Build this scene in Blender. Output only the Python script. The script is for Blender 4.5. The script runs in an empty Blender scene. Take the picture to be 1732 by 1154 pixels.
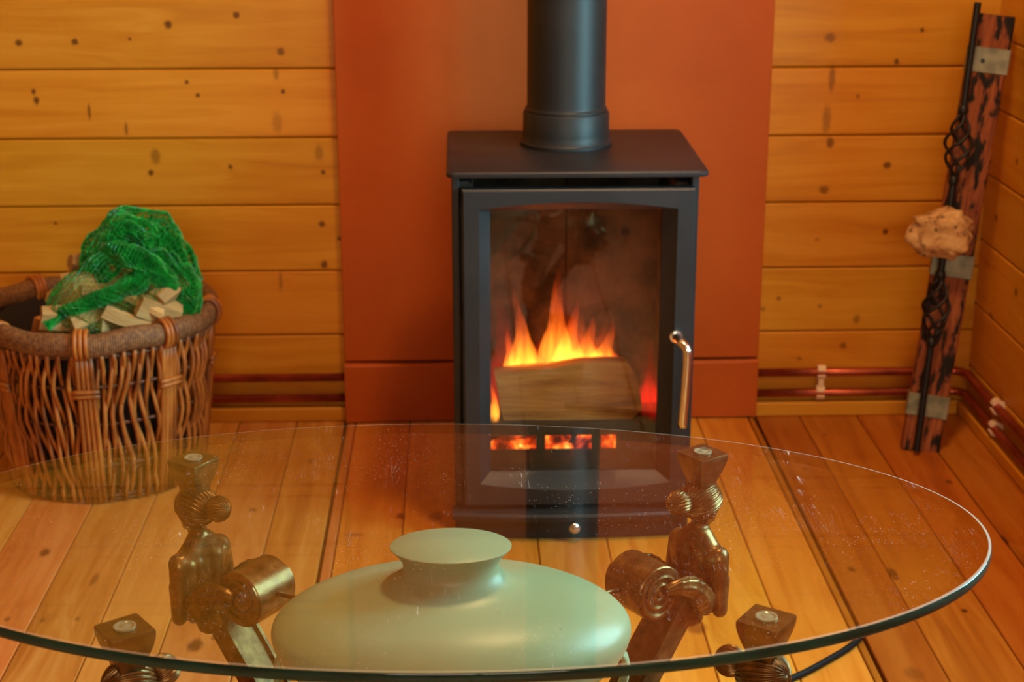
import bpy, bmesh, math, random
from mathutils import Vector, Matrix, noise
random.seed(7)
SC = bpy.context.scene
COL = SC.collection
PI = math.pi

# ------------------------------------------------------------------ camera
F_PX, PITCH, YAW, CAM_H = 2790.0, math.radians(17.8), math.radians(1.86), 1.10
cam_d = bpy.data.cameras.new('camera'); cam = bpy.data.objects.new('camera', cam_d)
COL.objects.link(cam); SC.camera = cam
cam.location = (0, 0, CAM_H)
cam.rotation_euler = (PI/2 - PITCH, 0, -YAW)
cam_d.sensor_width = 36.0
cam_d.lens = 36.0*F_PX/1732.0
cam_d.clip_start = .02; cam_d.clip_end = 50
cam_d.dof.use_dof = True
cam_d.dof.focus_distance = 1.68
cam_d.dof.aperture_fstop = 9.0

# ------------------------------------------------------------------ light
SC.view_settings.view_transform = 'Standard'
SC.view_settings.look = 'None'
SC.view_settings.exposure = 0.10
SC.view_settings.gamma = 1.0
SC.view_settings.use_curve_mapping = False
world = bpy.data.worlds.new('world'); SC.world = world
world.use_nodes = True
wb = world.node_tree.nodes['Background']
wb.inputs[0].default_value = (.75, .86, 1.0, 1); wb.inputs[1].default_value = .6

def area_light(name, loc, target, sx, sy, power, color):
    d = bpy.data.lights.new(name, 'AREA'); d.shape = 'RECTANGLE'
    d.size = sx; d.size_y = sy; d.energy = power; d.color = color
    o = bpy.data.objects.new(name, d); COL.objects.link(o)
    o.location = loc
    o.rotation_euler = (Vector(target)-Vector(loc)).to_track_quat('-Z', 'Y').to_euler()
    return o
# daylight standing in the window of the right wall and in the one behind the camera
WIN_R = (1.40, 2.14, .50, 1.45)          # y0,y1,z0,z1 in the wall x=.97
WIN_F = (-.60, .75, .90, 2.00)         # x0,x1,z0,z1 in the wall y=-1.6
area_light('daylight_right', (1.13, (WIN_R[0]+WIN_R[1])/2, (WIN_R[2]+WIN_R[3])/2), (0, (WIN_R[0]+WIN_R[1])/2, (WIN_R[2]+WIN_R[3])/2),
           .70, .90, 54, (.40, .88, 1.0))
area_light('daylight_front', ((WIN_F[0]+WIN_F[1])/2, -1.72, 1.4), ((WIN_F[0]+WIN_F[1])/2, 0, 1.4),
           1.30, 1.06, 38, (1.0, .84, .58))
# warm fill lights added above the view to brighten floor and walls
def warm_fill_light(loc, power, color=(1.0, .66, .34), size=.22):
    d = bpy.data.lights.new('warm_fill_light', 'AREA'); d.shape = 'DISK'; d.size = size; d.energy = power; d.color = color
    o = bpy.data.objects.new('warm_fill_light', d); COL.objects.link(o); o.location = loc
warm_fill_light((-.75, 1.95, 2.33), 2)
warm_fill_light((.40, 1.85, 2.33), 23, (1.0, .62, .30), .26)

# ------------------------------------------------------------------ pixel helper (layout only: turns a sight line + a depth into a place)
_fw = Vector((math.sin(YAW)*math.cos(PITCH), math.cos(YAW)*math.cos(PITCH), -math.sin(PITCH)))
_rt = Vector((math.cos(YAW), -math.sin(YAW), 0)); _up = _rt.cross(_fw)
def at_y(x, y, Y):
    r = _fw + _rt*((x-866)/F_PX) - _up*((y-577)/F_PX)
    return Vector((0, 0, CAM_H)) + r*(Y/r.y)
def at_z(x, y, Z):
    r = _fw + _rt*((x-866)/F_PX) - _up*((y-577)/F_PX)
    return Vector((0, 0, CAM_H)) + r*((Z-CAM_H)/r.z)

# ------------------------------------------------------------------ object helpers
def obj(name, bm, mat=None, parent=None, smooth=False, loc=None):
    me = bpy.data.meshes.new(name)
    if isinstance(bm, bmesh.types.BMesh):
        bmesh.ops.recalc_face_normals(bm, faces=bm.faces)
        bm.to_mesh(me); bm.free()
    else:
        me = bm
    if smooth:
        for p in me.polygons: p.use_smooth = True
    o = bpy.data.objects.new(name, me); COL.objects.link(o)
    if mat:
        me.materials.clear()
        for m in (mat if isinstance(mat, (list, tuple)) else [mat]): me.materials.append(m)
    if parent: o.parent = parent
    if loc: o.location = loc
    return o
def inst(name, me, parent, loc=(0, 0, 0), rot=(0, 0, 0), scale=(1, 1, 1)):
    o = bpy.data.objects.new(name, me); COL.objects.link(o)
    o.parent = parent; o.location = loc; o.rotation_euler = rot; o.scale = scale
    return o
def empty(name, loc=(0, 0, 0), rz=0):
    o = bpy.data.objects.new(name, None); COL.objects.link(o); o.location = loc; o.rotation_euler = (0, 0, rz)
    o.empty_display_size = .05
    return o
def tag(o, label, cat, group=None):
    o['label'] = label; o['category'] = cat
    if group: o['group'] = group
    return o
def struct(o, label=None):
    o['kind'] = 'structure'
    if label: o['label'] = label
    return o
def copy_tree(o, parent=None):
    c = o.copy(); COL.objects.link(c)
    if parent: c.parent = parent
    for ch in list(o.children): copy_tree(ch, c)
    return c

def bm_box(bm, a, b, bevel=0, seg=1):
    r = bmesh.ops.create_cube(bm, size=1)
    vs = r['verts']
    for v in vs:
        v.co = Vector(((a[i]+b[i])/2 + v.co[i]*(b[i]-a[i]) for i in range(3)))
    if bevel:
        es = list({e for v in vs for e in v.link_edges})
        bmesh.ops.bevel(bm, geom=es, offset=bevel, segments=seg, affect='EDGES', clamp_overlap=True)
    return vs
def box(name, a, b, mat, parent=None, bevel=0, seg=1, smooth=False):
    bm = bmesh.new(); bm_box(bm, a, b, bevel, seg)
    return obj(name, bm, mat, parent, smooth)
def bm_rings(bm, rings, close_ring=True, cap=True):
    """skin a list of rings (lists of points, same count)"""
    vr = [[bm.verts.new(p) for p in r] for r in rings]
    n = len(vr[0])
    for a, b in zip(vr[:-1], vr[1:]):
        for i in range(n if close_ring else n-1):
            j = (i+1) % n
            try: bm.faces.new((a[i], a[j], b[j], b[i]))
            except ValueError: pass
    if cap:
        try: bm.faces.new(vr[0][::-1]); bm.faces.new(vr[-1])
        except ValueError: pass
    return vr
def bm_tube(bm, pts, rad, n=8, cap=True, flat=1.0):
    """tube through pts, rad a number or list; parallel transported frame"""
    pts = [Vector(p) for p in pts]; m = len(pts)
    R = rad if isinstance(rad, (list, tuple)) else [rad]*m
    t0 = (pts[1]-pts[0]).normalized()
    a = Vector((0, 0, 1)) if abs(t0.z) < .9 else Vector((0, 1, 0))
    u = t0.cross(a).normalized(); rings = []
    for i, p in enumerate(pts):
        t = (pts[min(i+1, m-1)]-pts[max(i-1, 0)]).normalized()
        u = (u - t*u.dot(t)).normalized(); w = t.cross(u)
        rings.append([p + (u*math.cos(2*PI*k/n) + w*math.sin(2*PI*k/n)*flat)*R[i] for k in range(n)])
    bm_rings(bm, rings, True, cap)
def tube(name, pts, rad, mat, parent=None, n=10, smooth=True):
    bm = bmesh.new(); bm_tube(bm, pts, rad, n)
    o = obj(name, bm, mat, parent, smooth)
    return o
def spline(pts, k=6):
    """Catmull-Rom through pts"""
    P = [Vector(p) for p in pts]; out = []
    for i in range(len(P)-1):
        a = P[max(i-1, 0)]; b = P[i]; c = P[i+1]; d = P[min(i+2, len(P)-1)]
        for s in range(k):
            t = s/k
            out.append(.5*((2*b)+(c-a)*t+(2*a-5*b+4*c-d)*t*t+(3*b-a-3*c+d)*t**3))
    out.append(P[-1]); return out
def bm_lathe(bm, prof, n=48, sy=1.0, cx=0, cy=0, cap=True):
    rings = [[Vector((cx+r*math.cos(2*PI*k/n), cy+r*sy*math.sin(2*PI*k/n), z)) for k in range(n)] for r, z in prof]
    bm_rings(bm, rings, True, cap)
def bm_sphere(bm, c, r, scale=(1, 1, 1), u=16, v=10, M=None):
    m = Matrix.Translation(c) @ (M or Matrix()) @ Matrix.Diagonal((*[r*s for s in scale], 1))
    return bmesh.ops.create_uvsphere(bm, u_segments=u, v_segments=v, radius=1, matrix=m)['verts']
def smooth_by_angle(o, deg=35):
    me = o.data
    for p in me.polygons: p.use_smooth = True
    bm = bmesh.new(); bm.from_mesh(me)
    for e in bm.edges:
        e.smooth = not (len(e.link_faces) == 2 and e.calc_face_angle(0) > math.radians(deg))
    bm.to_mesh(me); bm.free()
    return o
def remeshed(bm, voxel, smooth_it=6, name='tmp'):
    """one continuous skin over overlapping blobs"""
    me = bpy.data.meshes.new(name); bmesh.ops.recalc_face_normals(bm, faces=bm.faces); bm.to_mesh(me); bm.free()
    o = bpy.data.objects.new(name, me); COL.objects.link(o)
    m = o.modifiers.new('r', 'REMESH'); m.mode = 'VOXEL'; m.voxel_size = voxel; m.use_smooth_shade = True
    s = o.modifiers.new('s', 'SMOOTH'); s.factor = .5; s.iterations = smooth_it
    dg = bpy.context.evaluated_depsgraph_get(); dg.update()
    out = bpy.data.meshes.new_from_object(o.evaluated_get(dg))
    out.name = name
    bpy.data.objects.remove(o); bpy.data.meshes.remove(me)
    for p in out.polygons: p.use_smooth = True
    return out

# ------------------------------------------------------------------ materials
class NT:
    def __init__(s, name):
        s.m = bpy.data.materials.new(name); s.m.use_nodes = True; s.t = s.m.node_tree; s.t.nodes.clear()
        s.out = s.n('ShaderNodeOutputMaterial')
    def n(s, ty, **kw):
        x = s.t.nodes.new(ty)
        for k, v in kw.items(): setattr(x, k, v)
        return x
    def l(s, a, b): s.t.links.new(a, b)
    def put(s, sock, v):
        if hasattr(v, 'links') or isinstance(v, bpy.types.NodeSocket): s.l(v, sock)
        else: sock.default_value = v
    def math(s, op, a, b=None, c=None, clamp=False):
        x = s.n('ShaderNodeMath', operation=op, use_clamp=clamp)
        for i, v in enumerate((a, b, c)):
            if v is not None: s.put(x.inputs[i], v)
        return x.outputs[0]
    def vmath(s, op, a, b=None):
        x = s.n('ShaderNodeVectorMath', operation=op); s.put(x.inputs[0], a)
        if b is not None: s.put(x.inputs[1], b)
        return x.outputs['Value'] if op in ('LENGTH', 'DISTANCE', 'DOT_PRODUCT') else x.outputs[0]
    def mix(s, f, a, b, blend='MIX'):
        x = s.n('ShaderNodeMix', data_type='RGBA', blend_type=blend)
        s.put(x.inputs['Factor'], f); s.put(x.inputs[6], a); s.put(x.inputs[7], b)
        return x.outputs[2]
    def ramp(s, f, stops, interp='LINEAR'):
        x = s.n('ShaderNodeValToRGB'); s.put(x.inputs[0], f); e = x.color_ramp.elements; x.color_ramp.interpolation = interp
        while len(e) < len(stops): e.new(.5)
        for i, (p, c) in enumerate(stops): e[i].position = p; e[i].color = c if len(c) == 4 else (*c, 1)
        return x.outputs[0]
    def noise(s, vec, scale, detail=3, rough=.55, dist=0):
        x = s.n('ShaderNodeTexNoise'); s.put(x.inputs['Vector'], vec); x.inputs['Scale'].default_value = scale
        x.inputs['Detail'].default_value = detail; x.inputs['Roughness'].default_value = rough; x.inputs['Distortion'].default_value = dist
        return x.outputs['Fac']
    def maprange(s, v, a, b, c=0, d=1):
        x = s.n('ShaderNodeMapRange', clamp=True, interpolation_type='SMOOTHSTEP'); s.put(x.inputs[0], v)
        for i, q in zip((1, 2, 3, 4), (a, b, c, d)): x.inputs[i].default_value = q
        return x.outputs[0]
    def bsdf(s, color, rough=.5, metal=0, spec=.5, bump=None, bump_s=.2, bump_d=.002, coat=0, **kw):
        p = s.n('ShaderNodeBsdfPrincipled')
        s.put(p.inputs['Base Color'], color if not isinstance(color, tuple) or len(color) == 4 else (*color, 1))
        s.put(p.inputs['Roughness'], rough); s.put(p.inputs['Metallic'], metal)
        p.inputs['Specular IOR Level'].default_value = spec
        p.inputs['Coat Weight'].default_value = coat; p.inputs['Coat Roughness'].default_value = .12
        for k, v in kw.items(): s.put(p.inputs[k.replace('_', ' ')], v)
        if bump is not None:
            b = s.n('ShaderNodeBump'); b.inputs['Strength'].default_value = bump_s; b.inputs['Distance'].default_value = bump_d
            s.l(bump, b.inputs['Height']); s.l(b.outputs[0], p.inputs['Normal'])
        s.l(p.outputs[0], s.out.inputs['Surface'])
        return p
    def pos(s): return s.n('ShaderNodeNewGeometry').outputs['Position']
    def objco(s): return s.n('ShaderNodeTexCoord').outputs['Object']
    def rnd(s): return s.n('ShaderNodeObjectInfo').outputs['Random']
    def scale(s, v, sc): return s.vmath('MULTIPLY', v, sc)

def wood(name, along, base, light, dark, knots=(), kplane='xz', rough=.45, vary=.12, coat=0.0, hue=.012):
    """varnished pine: along = grain axis; knots = (a, b, ra, rb, strength) in the plane"""
    k = NT(name); P = k.pos(); R = k.rnd()
    off = k.n('ShaderNodeCombineXYZ'); k.l(k.math('MULTIPLY', R, 37.0), off.inputs[0]); k.l(k.math('MULTIPLY', R, 91.0), off.inputs[1]); k.l(k.math('MULTIPLY', R, 53.0), off.inputs[2])
    V = k.vmath('ADD', P, off.outputs[0])
    st = {'x': (.06, 1, 1), 'y': (1, .06, 1), 'z': (1, 1, .06)}[along]
    Vs = k.scale(V, st)
    # wavy growth rings
    warp = k.noise(k.scale(V, tuple(.35 if q < 1 else 1 for q in st)), 6, 2)
    wv = k.n('ShaderNodeCombineXYZ')
    for i in range(3): k.l(k.math('MULTIPLY', warp, .05), wv.inputs[i])
    Vw = k.vmath('ADD', Vs, wv.outputs[0])
    g1 = k.noise(Vw, 34, 3, .6, .6); g2 = k.noise(Vs, 220, 2, .5)
    patch = k.noise(k.scale(V, tuple(.5 if q < 1 else 1 for q in st)), 7, 2)
    c = k.ramp(g1, [(.30, dark), (.47, base), (.62, light)])
    c = k.mix(k.math('MULTIPLY', g2, .22), c, (*dark, 1))
    c = k.mix(k.maprange(patch, .35, .72, 0, .5), c, (*light, 1))
    mask = None
    if knots:
        sep = k.n('ShaderNodeSeparateXYZ'); k.l(P, sep.inputs[0])
        A = sep.outputs['xyz'.index(kplane[0])]; B = sep.outputs['xyz'.index(kplane[1])]
        jit = k.math('MULTIPLY', k.math('SUBTRACT', k.noise(P, 120, 2), .5), .9)
        for (a, b, ra, rb, s) in knots:
            da = k.math('DIVIDE', k.math('SUBTRACT', A, a), ra); db = k.math('DIVIDE', k.math('SUBTRACT', B, b), rb)
            d = k.math('ADD', k.math('SQRT', k.math('ADD', k.math('MULTIPLY', da, da), k.math('MULTIPLY', db, db))), jit)
            m = k.maprange(d, .55, 1.5, s, 0)
            mask = m if mask is None else k.math('MAXIMUM', mask, m)
        c = k.mix(mask, c, (dark[0]*.16, dark[1]*.11, dark[2]*.12, 1))
    hsv = k.n('ShaderNodeHueSaturation'); k.l(c, hsv.inputs['Color'])
    k.l(k.math('ADD', k.math('MULTIPLY', k.math('SUBTRACT', R, .5), 2*vary), 1.0), hsv.inputs['Value'])
    R2 = k.math('FRACT', k.math('MULTIPLY', R, 17.3))
    k.l(k.math('ADD', k.math('MULTIPLY', k.math('SUBTRACT', R2, .5), hue), .5), hsv.inputs['Hue'])
    k.bsdf(hsv.outputs[0], rough, 0, .35, bump=k.math('ADD', g1, g2), bump_s=.08, bump_d=.0015, coat=coat)
    return k.m

def simple(name, color, rough=.5, metal=0, nscale=0, amount=.15, bump=0, spec=.5, vec='pos', **kw):
    k = NT(name); P = k.pos() if vec == 'pos' else k.objco()
    if nscale:
        nz = k.noise(P, nscale, 4)
        c = k.mix(k.maprange(nz, .3, .7), (*[q*(1-amount) for q in color], 1), (*[min(1, q*(1+amount)) for q in color], 1))
        k.bsdf(c, rough, metal, spec, bump=nz if bump else None, bump_s=bump, **kw)
    else:
        k.bsdf(color, rough, metal, spec, **kw)
    return k.m

def kn(x, y, rpx, rpy=None, s=.85, Y=2.938):
    p = at_y(x, y, Y); return (p.x, p.z, rpx*.00092, (rpy or rpx)*.00098, s)
wall_knots = [kn(27,75,6), kn(122,73,6), kn(281,44,7), kn(397,28,6), kn(473,90,7,7,.7), kn(216,68,3), kn(52,158,4,5), kn(57,173,5,7), kn(147,192,3,14,.7),
              kn(210,222,3,11,.6), kn(313,142,4), kn(332,164,4), kn(477,158,4), kn(465,127,5,10,.45), kn(467,210,9,18,.3), kn(260,268,9,13,.5), kn(252,296,5), kn(387,286,4),
              kn(538,262,8,14,.4), kn(545,295,4), kn(543,383,6), kn(573,408,4), kn(547,452,7), kn(168,390,5), kn(90,382,3), kn(473,480,4,18,.4),
              kn(1408,66,10,8,.6), kn(1521,107,5), kn(1565,53,4), kn(1411,135,6,22,.55), kn(1402,205,8,24,.45), kn(1455,166,4,4,.5), kn(1408,245,7,10,.7), kn(1505,283,8,6,.8),
              kn(1397,325,10,8,.65), kn(1502,396,5), kn(1385,410,5,3,.4), kn(1320,510,5,4,.6), kn(1293,528,5,4,.5), kn(1390,523,4,4,.5), kn(1453,545,7,9,.5), kn(1430,590,7,6,.6),
              kn(1302,205,3,9,.5), kn(1355,612,5,4,.5)]
def kf(x, y, rx, ry=None, s=.8):
    p = at_z(x, y, 0); return (p.x, p.y, rx*.00085, (ry or rx)*.0021, s)
floor_knots = [kf(76,935,9,6), kf(160,980,6,9,.5), kf(330,1092,12,8,.8), kf(362,1079,5,3,.7), kf(678,873,8,6), kf(737,873,13,9,.6), kf(525,780,6,6,.5), kf(428,863,7,4,.6),
               kf(1178,1062,16,8,.6), kf(1510,970,8,9), kf(1441,963,7,4,.7), kf(1699,912,5,8,.7), kf(1631,1033,5,3), kf(1362,793,5,3,.6), kf(1605,815,6,4,.7), kf(600,905,16,3,.4),
               kf(12,1048,5,3,.6), kf(73,1049,4,3,.6), kf(131,1047,4,3,.5), kf(1395,735,5,3,.5), kf(1545,1140,14,8,.3)]
PINE = ((.60, .235, .010), (.67, .29, .022), (.50, .170, .006))
M_WALL = wood('pine_wall', 'x', *PINE, wall_knots, 'xz', .38, .07)
M_WALL_R = wood('pine_wall_side', 'y', *PINE, [(2.74,.30,.007,.007,.8), (2.88,.40,.007,.006,.8), (2.86,.22,.008,.006,.7), (2.80,.52,.006,.006,.7)], 'yz', .42, .07)
M_FLOOR = wood('pine_floor', 'y', (.53, .195, .034), (.61, .275, .065), (.39, .120, .018), floor_knots, 'xy', .30, .16, 0, .03)
M_FLOOR_C = wood('pine_floor_amber', 'y', (.64, .225, .018), (.72, .29, .035), (.50, .145, .010), floor_knots, 'xy', .32, .10, 0, .016)
M_FLOOR_R = wood('pine_floor_brown', 'y', (.40, .118, .009), (.46, .16, .017), (.28, .068, .006), floor_knots, 'xy', .34, .10, 0, .016)
M_GAP = simple('dark_gap', (.05, .02, .006), .9)
M_TRIM = wood('pine_trim', 'x', *PINE, (), 'xz', .42, .1)

def mat_orange():
    k = NT('orange_paint'); P = k.pos()
    n1 = k.noise(P, 3.0, 4, .6); n2 = k.noise(k.scale(P, (1, 1, 6)), 26, 3)
    c = k.ramp(n1, [(.3, (.44, .080, .008)), (.7, (.54, .108, .012))])
    c = k.mix(k.math('MULTIPLY', n2, .25), c, (.36, .062, .010, 1))
    k.bsdf(c, .55, 0, .22, bump=n2, bump_s=.06)
    return k.m
M_ORANGE = mat_orange()
def mat_stove(name, col, rough):
    k = NT(name); P = k.pos()
    n = k.noise(P, 900, 2); n2 = k.noise(P, 9, 3)
    c = k.mix(k.maprange(n2, .4, .7), (*col, 1), (col[0]*1.5, col[1]*1.35, col[2]*1.3, 1))
    k.bsdf(c, rough, 0, .38, bump=n, bump_s=.10, bump_d=.0006)
    return k.m
M_STOVE = mat_stove('stove_black_paint', (.016, .015, .016), .44)
M_FLUE = mat_stove('flue_grey_paint', (.012, .012, .012), .48)
M_STEEL = simple('brushed_steel', (.72, .70, .66), .22, 1, 60, .06)
M_SOOT = simple('soot_black', (.012, .010, .009), .8, 0, 30, .4)
def mat_copper():
    k = NT('copper_pipe'); n = k.noise(k.pos(), 14, 3)
    c = k.ramp(n, [(.35, (.30, .055, .026)), (.65, (.52, .12, .06))])
    k.bsdf(c, .34, .85)
    return k.m
M_COPPER = mat_copper()
M_PLASTIC = simple('cream_plastic', (.80, .58, .38), .45)
def mat_bronze(rough=.22):
    k = NT('aged_bronze'); P = k.objco(); n = k.noise(P, 55, 4, .6); n2 = k.noise(P, 260, 2)
    c = k.ramp(n, [(.3, (.075, .034, .007)), (.55, (.20, .102, .026)), (.75, (.35, .20, .062))])
    k.bsdf(c, k.math('ADD', k.math('MULTIPLY', n2, .16), rough), .66, bump=n2, bump_s=.05, bump_d=.0006)
    return k.m
M_BRONZE = mat_bronze()
M_BRONZE_R = mat_bronze(.46)
def mat_block():
    k = NT('bronze_block'); n = k.noise(k.objco(), 70, 4, .6)
    c = k.ramp(n, [(.3, (.11, .065, .022)), (.7, (.24, .155, .062))])
    k.bsdf(c, .34, .85)
    return k.m
M_BLOCK = mat_block()
M_PAD = simple('clear_pad', (.34, .36, .24), .15, .3, spec=.8)
def mat_urn():
    k = NT('cream_glaze'); P = k.pos(); n = k.noise(P, 5, 3); n2 = k.noise(k.scale(P, (1, 1, 8)), 60, 2)
    sp = k.maprange(k.noise(P, 150, 1), .78, .82)
    c = k.ramp(n, [(.3, (.28, .375, .21)), (.7, (.33, .445, .27))])
    c = k.mix(k.math('MULTIPLY', n2, .10), c, (.32, .31, .16, 1))
    c = k.mix(k.math('MULTIPLY', sp, .4), c, (.2, .14, .06, 1))
    k.bsdf(c, .36, bump=n2, bump_s=.03)
    return k.m
M_URN = mat_urn()
def mat_glass(name, tint, dust=0.0, ior=1.5):
    """pane with its mirror reflection on both faces; straight-through transmission"""
    k = NT(name); g = k.n('ShaderNodeNewGeometry')
    fr = k.n('ShaderNodeFresnel')
    k.l(k.math('ADD', k.math('MULTIPLY', g.outputs['Backfacing'], 1/ior-ior), ior), fr.inputs['IOR'])
    tr = k.n('ShaderNodeBsdfTransparent'); tr.inputs[0].default_value = (*tint, 1)
    gl = k.n('ShaderNodeBsdfGlossy'); gl.inputs['Roughness'].default_value = 0.0
    mx = k.n('ShaderNodeMixShader'); k.l(fr.outputs[0], mx.inputs[0]); k.l(tr.outputs[0], mx.inputs[1]); k.l(gl.outputs[0], mx.inputs[2])
    out = mx.outputs[0]
    if dust:
        P = k.pos(); v = k.n('ShaderNodeTexVoronoi'); v.inputs['Scale'].default_value = 420; k.l(P, v.inputs['Vector'])
        sepc = k.n('ShaderNodeSeparateColor'); k.l(v.outputs['Color'], sepc.inputs[0])
        dot = k.math('MULTIPLY', k.maprange(v.outputs['Distance'], .10, .22, 1, 0), k.maprange(sepc.outputs[0], .78, .95))
        clus = k.maprange(k.noise(P, 9, 2), .45, .65)
        # hair-thin scratches
        s = k.noise(k.scale(k.vmath('ADD', P, (3, 1, 0)), (60, 2.2, 1)), 3, 1, .5, 1.2)
        scr = k.math('MULTIPLY', k.maprange(k.math('ABSOLUTE', k.math('SUBTRACT', s, .5)), 0, .0025, 1, 0), k.maprange(k.noise(P, 23, 1), .60, .66))
        m = k.math('MULTIPLY', k.math('ADD', k.math('MULTIPLY', dot, clus), k.math('MULTIPLY', scr, .5)), dust, clamp=True)
        df = k.n('ShaderNodeBsdfDiffuse'); df.inputs[0].default_value = (.8, .8, .75, 1)
        m2 = k.n('ShaderNodeMixShader'); k.l(m, m2.inputs[0]); k.l(out, m2.inputs[1]); k.l(df.outputs[0], m2.inputs[2]); out = m2.outputs[0]
    k.l(out, k.out.inputs['Surface'])
    return k.m
M_GLASS = mat_glass('table_glass', (.97, .985, .965), .8, 1.48)
M_DOORGLASS = mat_glass('stove_glass', (.90, .87, .82), 0, 1.4)
M_PANE = mat_glass('window_pane', (.98, .99, 1))
def mat_glass_edge():
    k = NT('green_glass_edge'); n = k.noise(k.scale(k.pos(), (14, 14, 60)), 1, 3)
    c = k.ramp(n, [(.3, (.003, .022, .016)), (.7, (.012, .075, .058))])
    p = k.bsdf(c, .05, 0, .5)
    g = k.n('ShaderNodeNewGeometry'); tr = k.n('ShaderNodeBsdfTransparent'); tr.inputs[0].default_value = (.93, .97, .93, 1)
    mx = k.n('ShaderNodeMixShader'); k.l(g.outputs['Backfacing'], mx.inputs[0]); k.l(p.outputs[0], mx.inputs[1]); k.l(tr.outputs[0], mx.inputs[2])
    k.l(mx.outputs[0], k.out.inputs['Surface'])
    return k.m
M_GEDGE = mat_glass_edge()
def mat_arris_glint():  # pale colour paints the bright glint along the top edge of the glass
    k = NT('glass_arris_glint'); p = k.bsdf((.55, .48, .36), .45, 0, .25)
    tr = k.n('ShaderNodeBsdfTransparent'); mx = k.n('ShaderNodeMixShader'); mx.inputs[0].default_value = .34
    k.l(tr.outputs[0], mx.inputs[1]); k.l(p.outputs[0], mx.inputs[2]); k.l(mx.outputs[0], k.out.inputs['Surface'])
    return k.m
M_ARRIS_GLINT = mat_arris_glint()
def mat_wicker():
    k = NT('wicker'); P = k.pos(); R = k.rnd()
    n = k.noise(k.scale(P, (1, 1, .25)), 45, 3)
    c = k.ramp(n, [(.28, (.13, .032, .005)), (.52, (.40, .120, .017)), (.75, (.58, .22, .042))])
    k.bsdf(c, .42, bump=n, bump_s=.1)
    return k.m
M_WICKER = mat_wicker()
M_WICKER_D = simple('dark_willow', (.10, .035, .012), .6, 0, 60, .3)
def mat_rim():
    k = NT('fibre_rim'); tc = k.n('ShaderNodeTexCoord'); sep = k.n('ShaderNodeSeparateXYZ'); k.l(tc.outputs['Object'], sep.inputs[0])
    ang = k.math('ARCTAN2', sep.outputs[1], sep.outputs[0])
    wv = k.math('SINE', k.math('MULTIPLY', ang, 330)); n = k.noise(k.pos(), 160, 3)
    f = k.math('ADD', k.math('MULTIPLY', wv, .22), n)
    c = k.ramp(f, [(.25, (.06, .024, .008)), (.55, (.22, .092, .028)), (.85, (.36, .17, .055))])
    k.bsdf(c, .7, bump=f, bump_s=.5, bump_d=.002)
    return k.m
M_RIM = mat_rim()
def mat_split(name, a, b, c3, ax=(1, 1, 1)):
    k = NT(name); P = k.objco(); R = k.rnd()
    V = k.vmath('ADD', k.scale(P, ax), k.scale(k.vmath('ADD', (0, 0, 0), (1, 1, 1)), (1, 1, 1)))
    n = k.noise(V, 40, 4, .6, .4); n2 = k.noise(V, 190, 3)
    c = k.ramp(n, [(.3, a), (.52, b), (.72, c3)])
    c = k.mix(k.math('MULTIPLY', n2, .4), c, (*a, 1))
    hsv = k.n('ShaderNodeHueSaturation'); k.l(c, hsv.inputs['Color']); k.l(k.math('ADD', k.math('MULTIPLY', R, .5), .7), hsv.inputs['Value'])
    k.bsdf(hsv.outputs[0], .75, bump=k.math('ADD', n, n2), bump_s=.5, bump_d=.003)
    return k.m
M_SPLIT = mat_split('split_wood', (.30, .15, .04), (.55, .36, .13), (.66, .47, .20), (.2, 1, 1))
M_LOG = mat_split('fire_log', (.30, .10, .018), (.68, .30, .065), (.82, .42, .11), (.12, 1, 1))
def mat_net():
    k = NT('green_net'); n = k.noise(k.pos(), 60, 3)
    c = k.ramp(n, [(.3, (.003, .12, .014)), (.7, (.012, .38, .045))])
    k.bsdf(c, .38)
    return k.m
M_NET = mat_net()
def mat_char():
    k = NT('charred_wood'); P = k.objco(); n = k.noise(k.scale(P, (1, 1, .35)), 46, 4, .6, .3); g = k.noise(k.scale(P, (1, 1, .08)), 130, 3)
    c = k.ramp(g, [(.3, (.15, .034, .012)), (.6, (.30, .085, .026)), (.8, (.40, .15, .05))])
    c = k.mix(k.maprange(n, .48, .57), c, (.012, .008, .006, 1))
    k.bsdf(c, .65, 0, .2, bump=k.math('ADD', n, g), bump_s=.4)
    return k.m
M_CHAR = mat_char()
M_IRON = simple('black_iron', (.008, .008, .009), .45, .3, 80, .3, .1)
M_TIN = simple('dull_tin', (.20, .19, .12), .5, .35, 45, .3)
def mat_stone():
    k = NT('pitted_stone'); P = k.objco(); n = k.noise(P, 40, 4, .65, .5); v = k.n('ShaderNodeTexVoronoi'); v.inputs['Scale'].default_value = 60; k.l(P, v.inputs['Vector'])
    c = k.ramp(n, [(.34, (.14, .055, .018)), (.46, (.48, .25, .09)), (.7, (.66, .42, .18))])
    c = k.mix(k.maprange(v.outputs['Distance'], .12, .28, .85, 0), c, (.06, .025, .01, 1))
    k.bsdf(c, .8, bump=n, bump_s=.8, bump_d=.004)
    return k.m
M_STONE = mat_stone()
M_CORD = simple('black_rubber', (.008, .008, .008), .6, spec=.2)
def mat_brick():
    k = NT('vermiculite'); n = k.noise(k.pos(), 12, 4, .6); n2 = k.noise(k.pos(), 260, 2)
    c = k.ramp(n, [(.35, (.022, .017, .012)), (.65, (.14, .10, .06))])
    k.bsdf(c, .9, bump=n2, bump_s=.4)
    return k.m
M_BRICK = mat_brick()
def mat_ember():
    k = NT('glowing_ember'); n = k.noise(k.pos(), 38, 3)
    c = k.ramp(n, [(.38, (.22, .004, .001)), (.50, (.9, .05, .006)), (.62, (1, .22, .02)), (.72, (1, .66, .15))])
    e = k.n('ShaderNodeEmission'); k.l(c, e.inputs[0]); k.l(k.maprange(n, .35, .72, .6, 3.0), e.inputs[1])
    k.l(e.outputs[0], k.out.inputs['Surface'])
    return k.m
M_EMBER = mat_ember()
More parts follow.
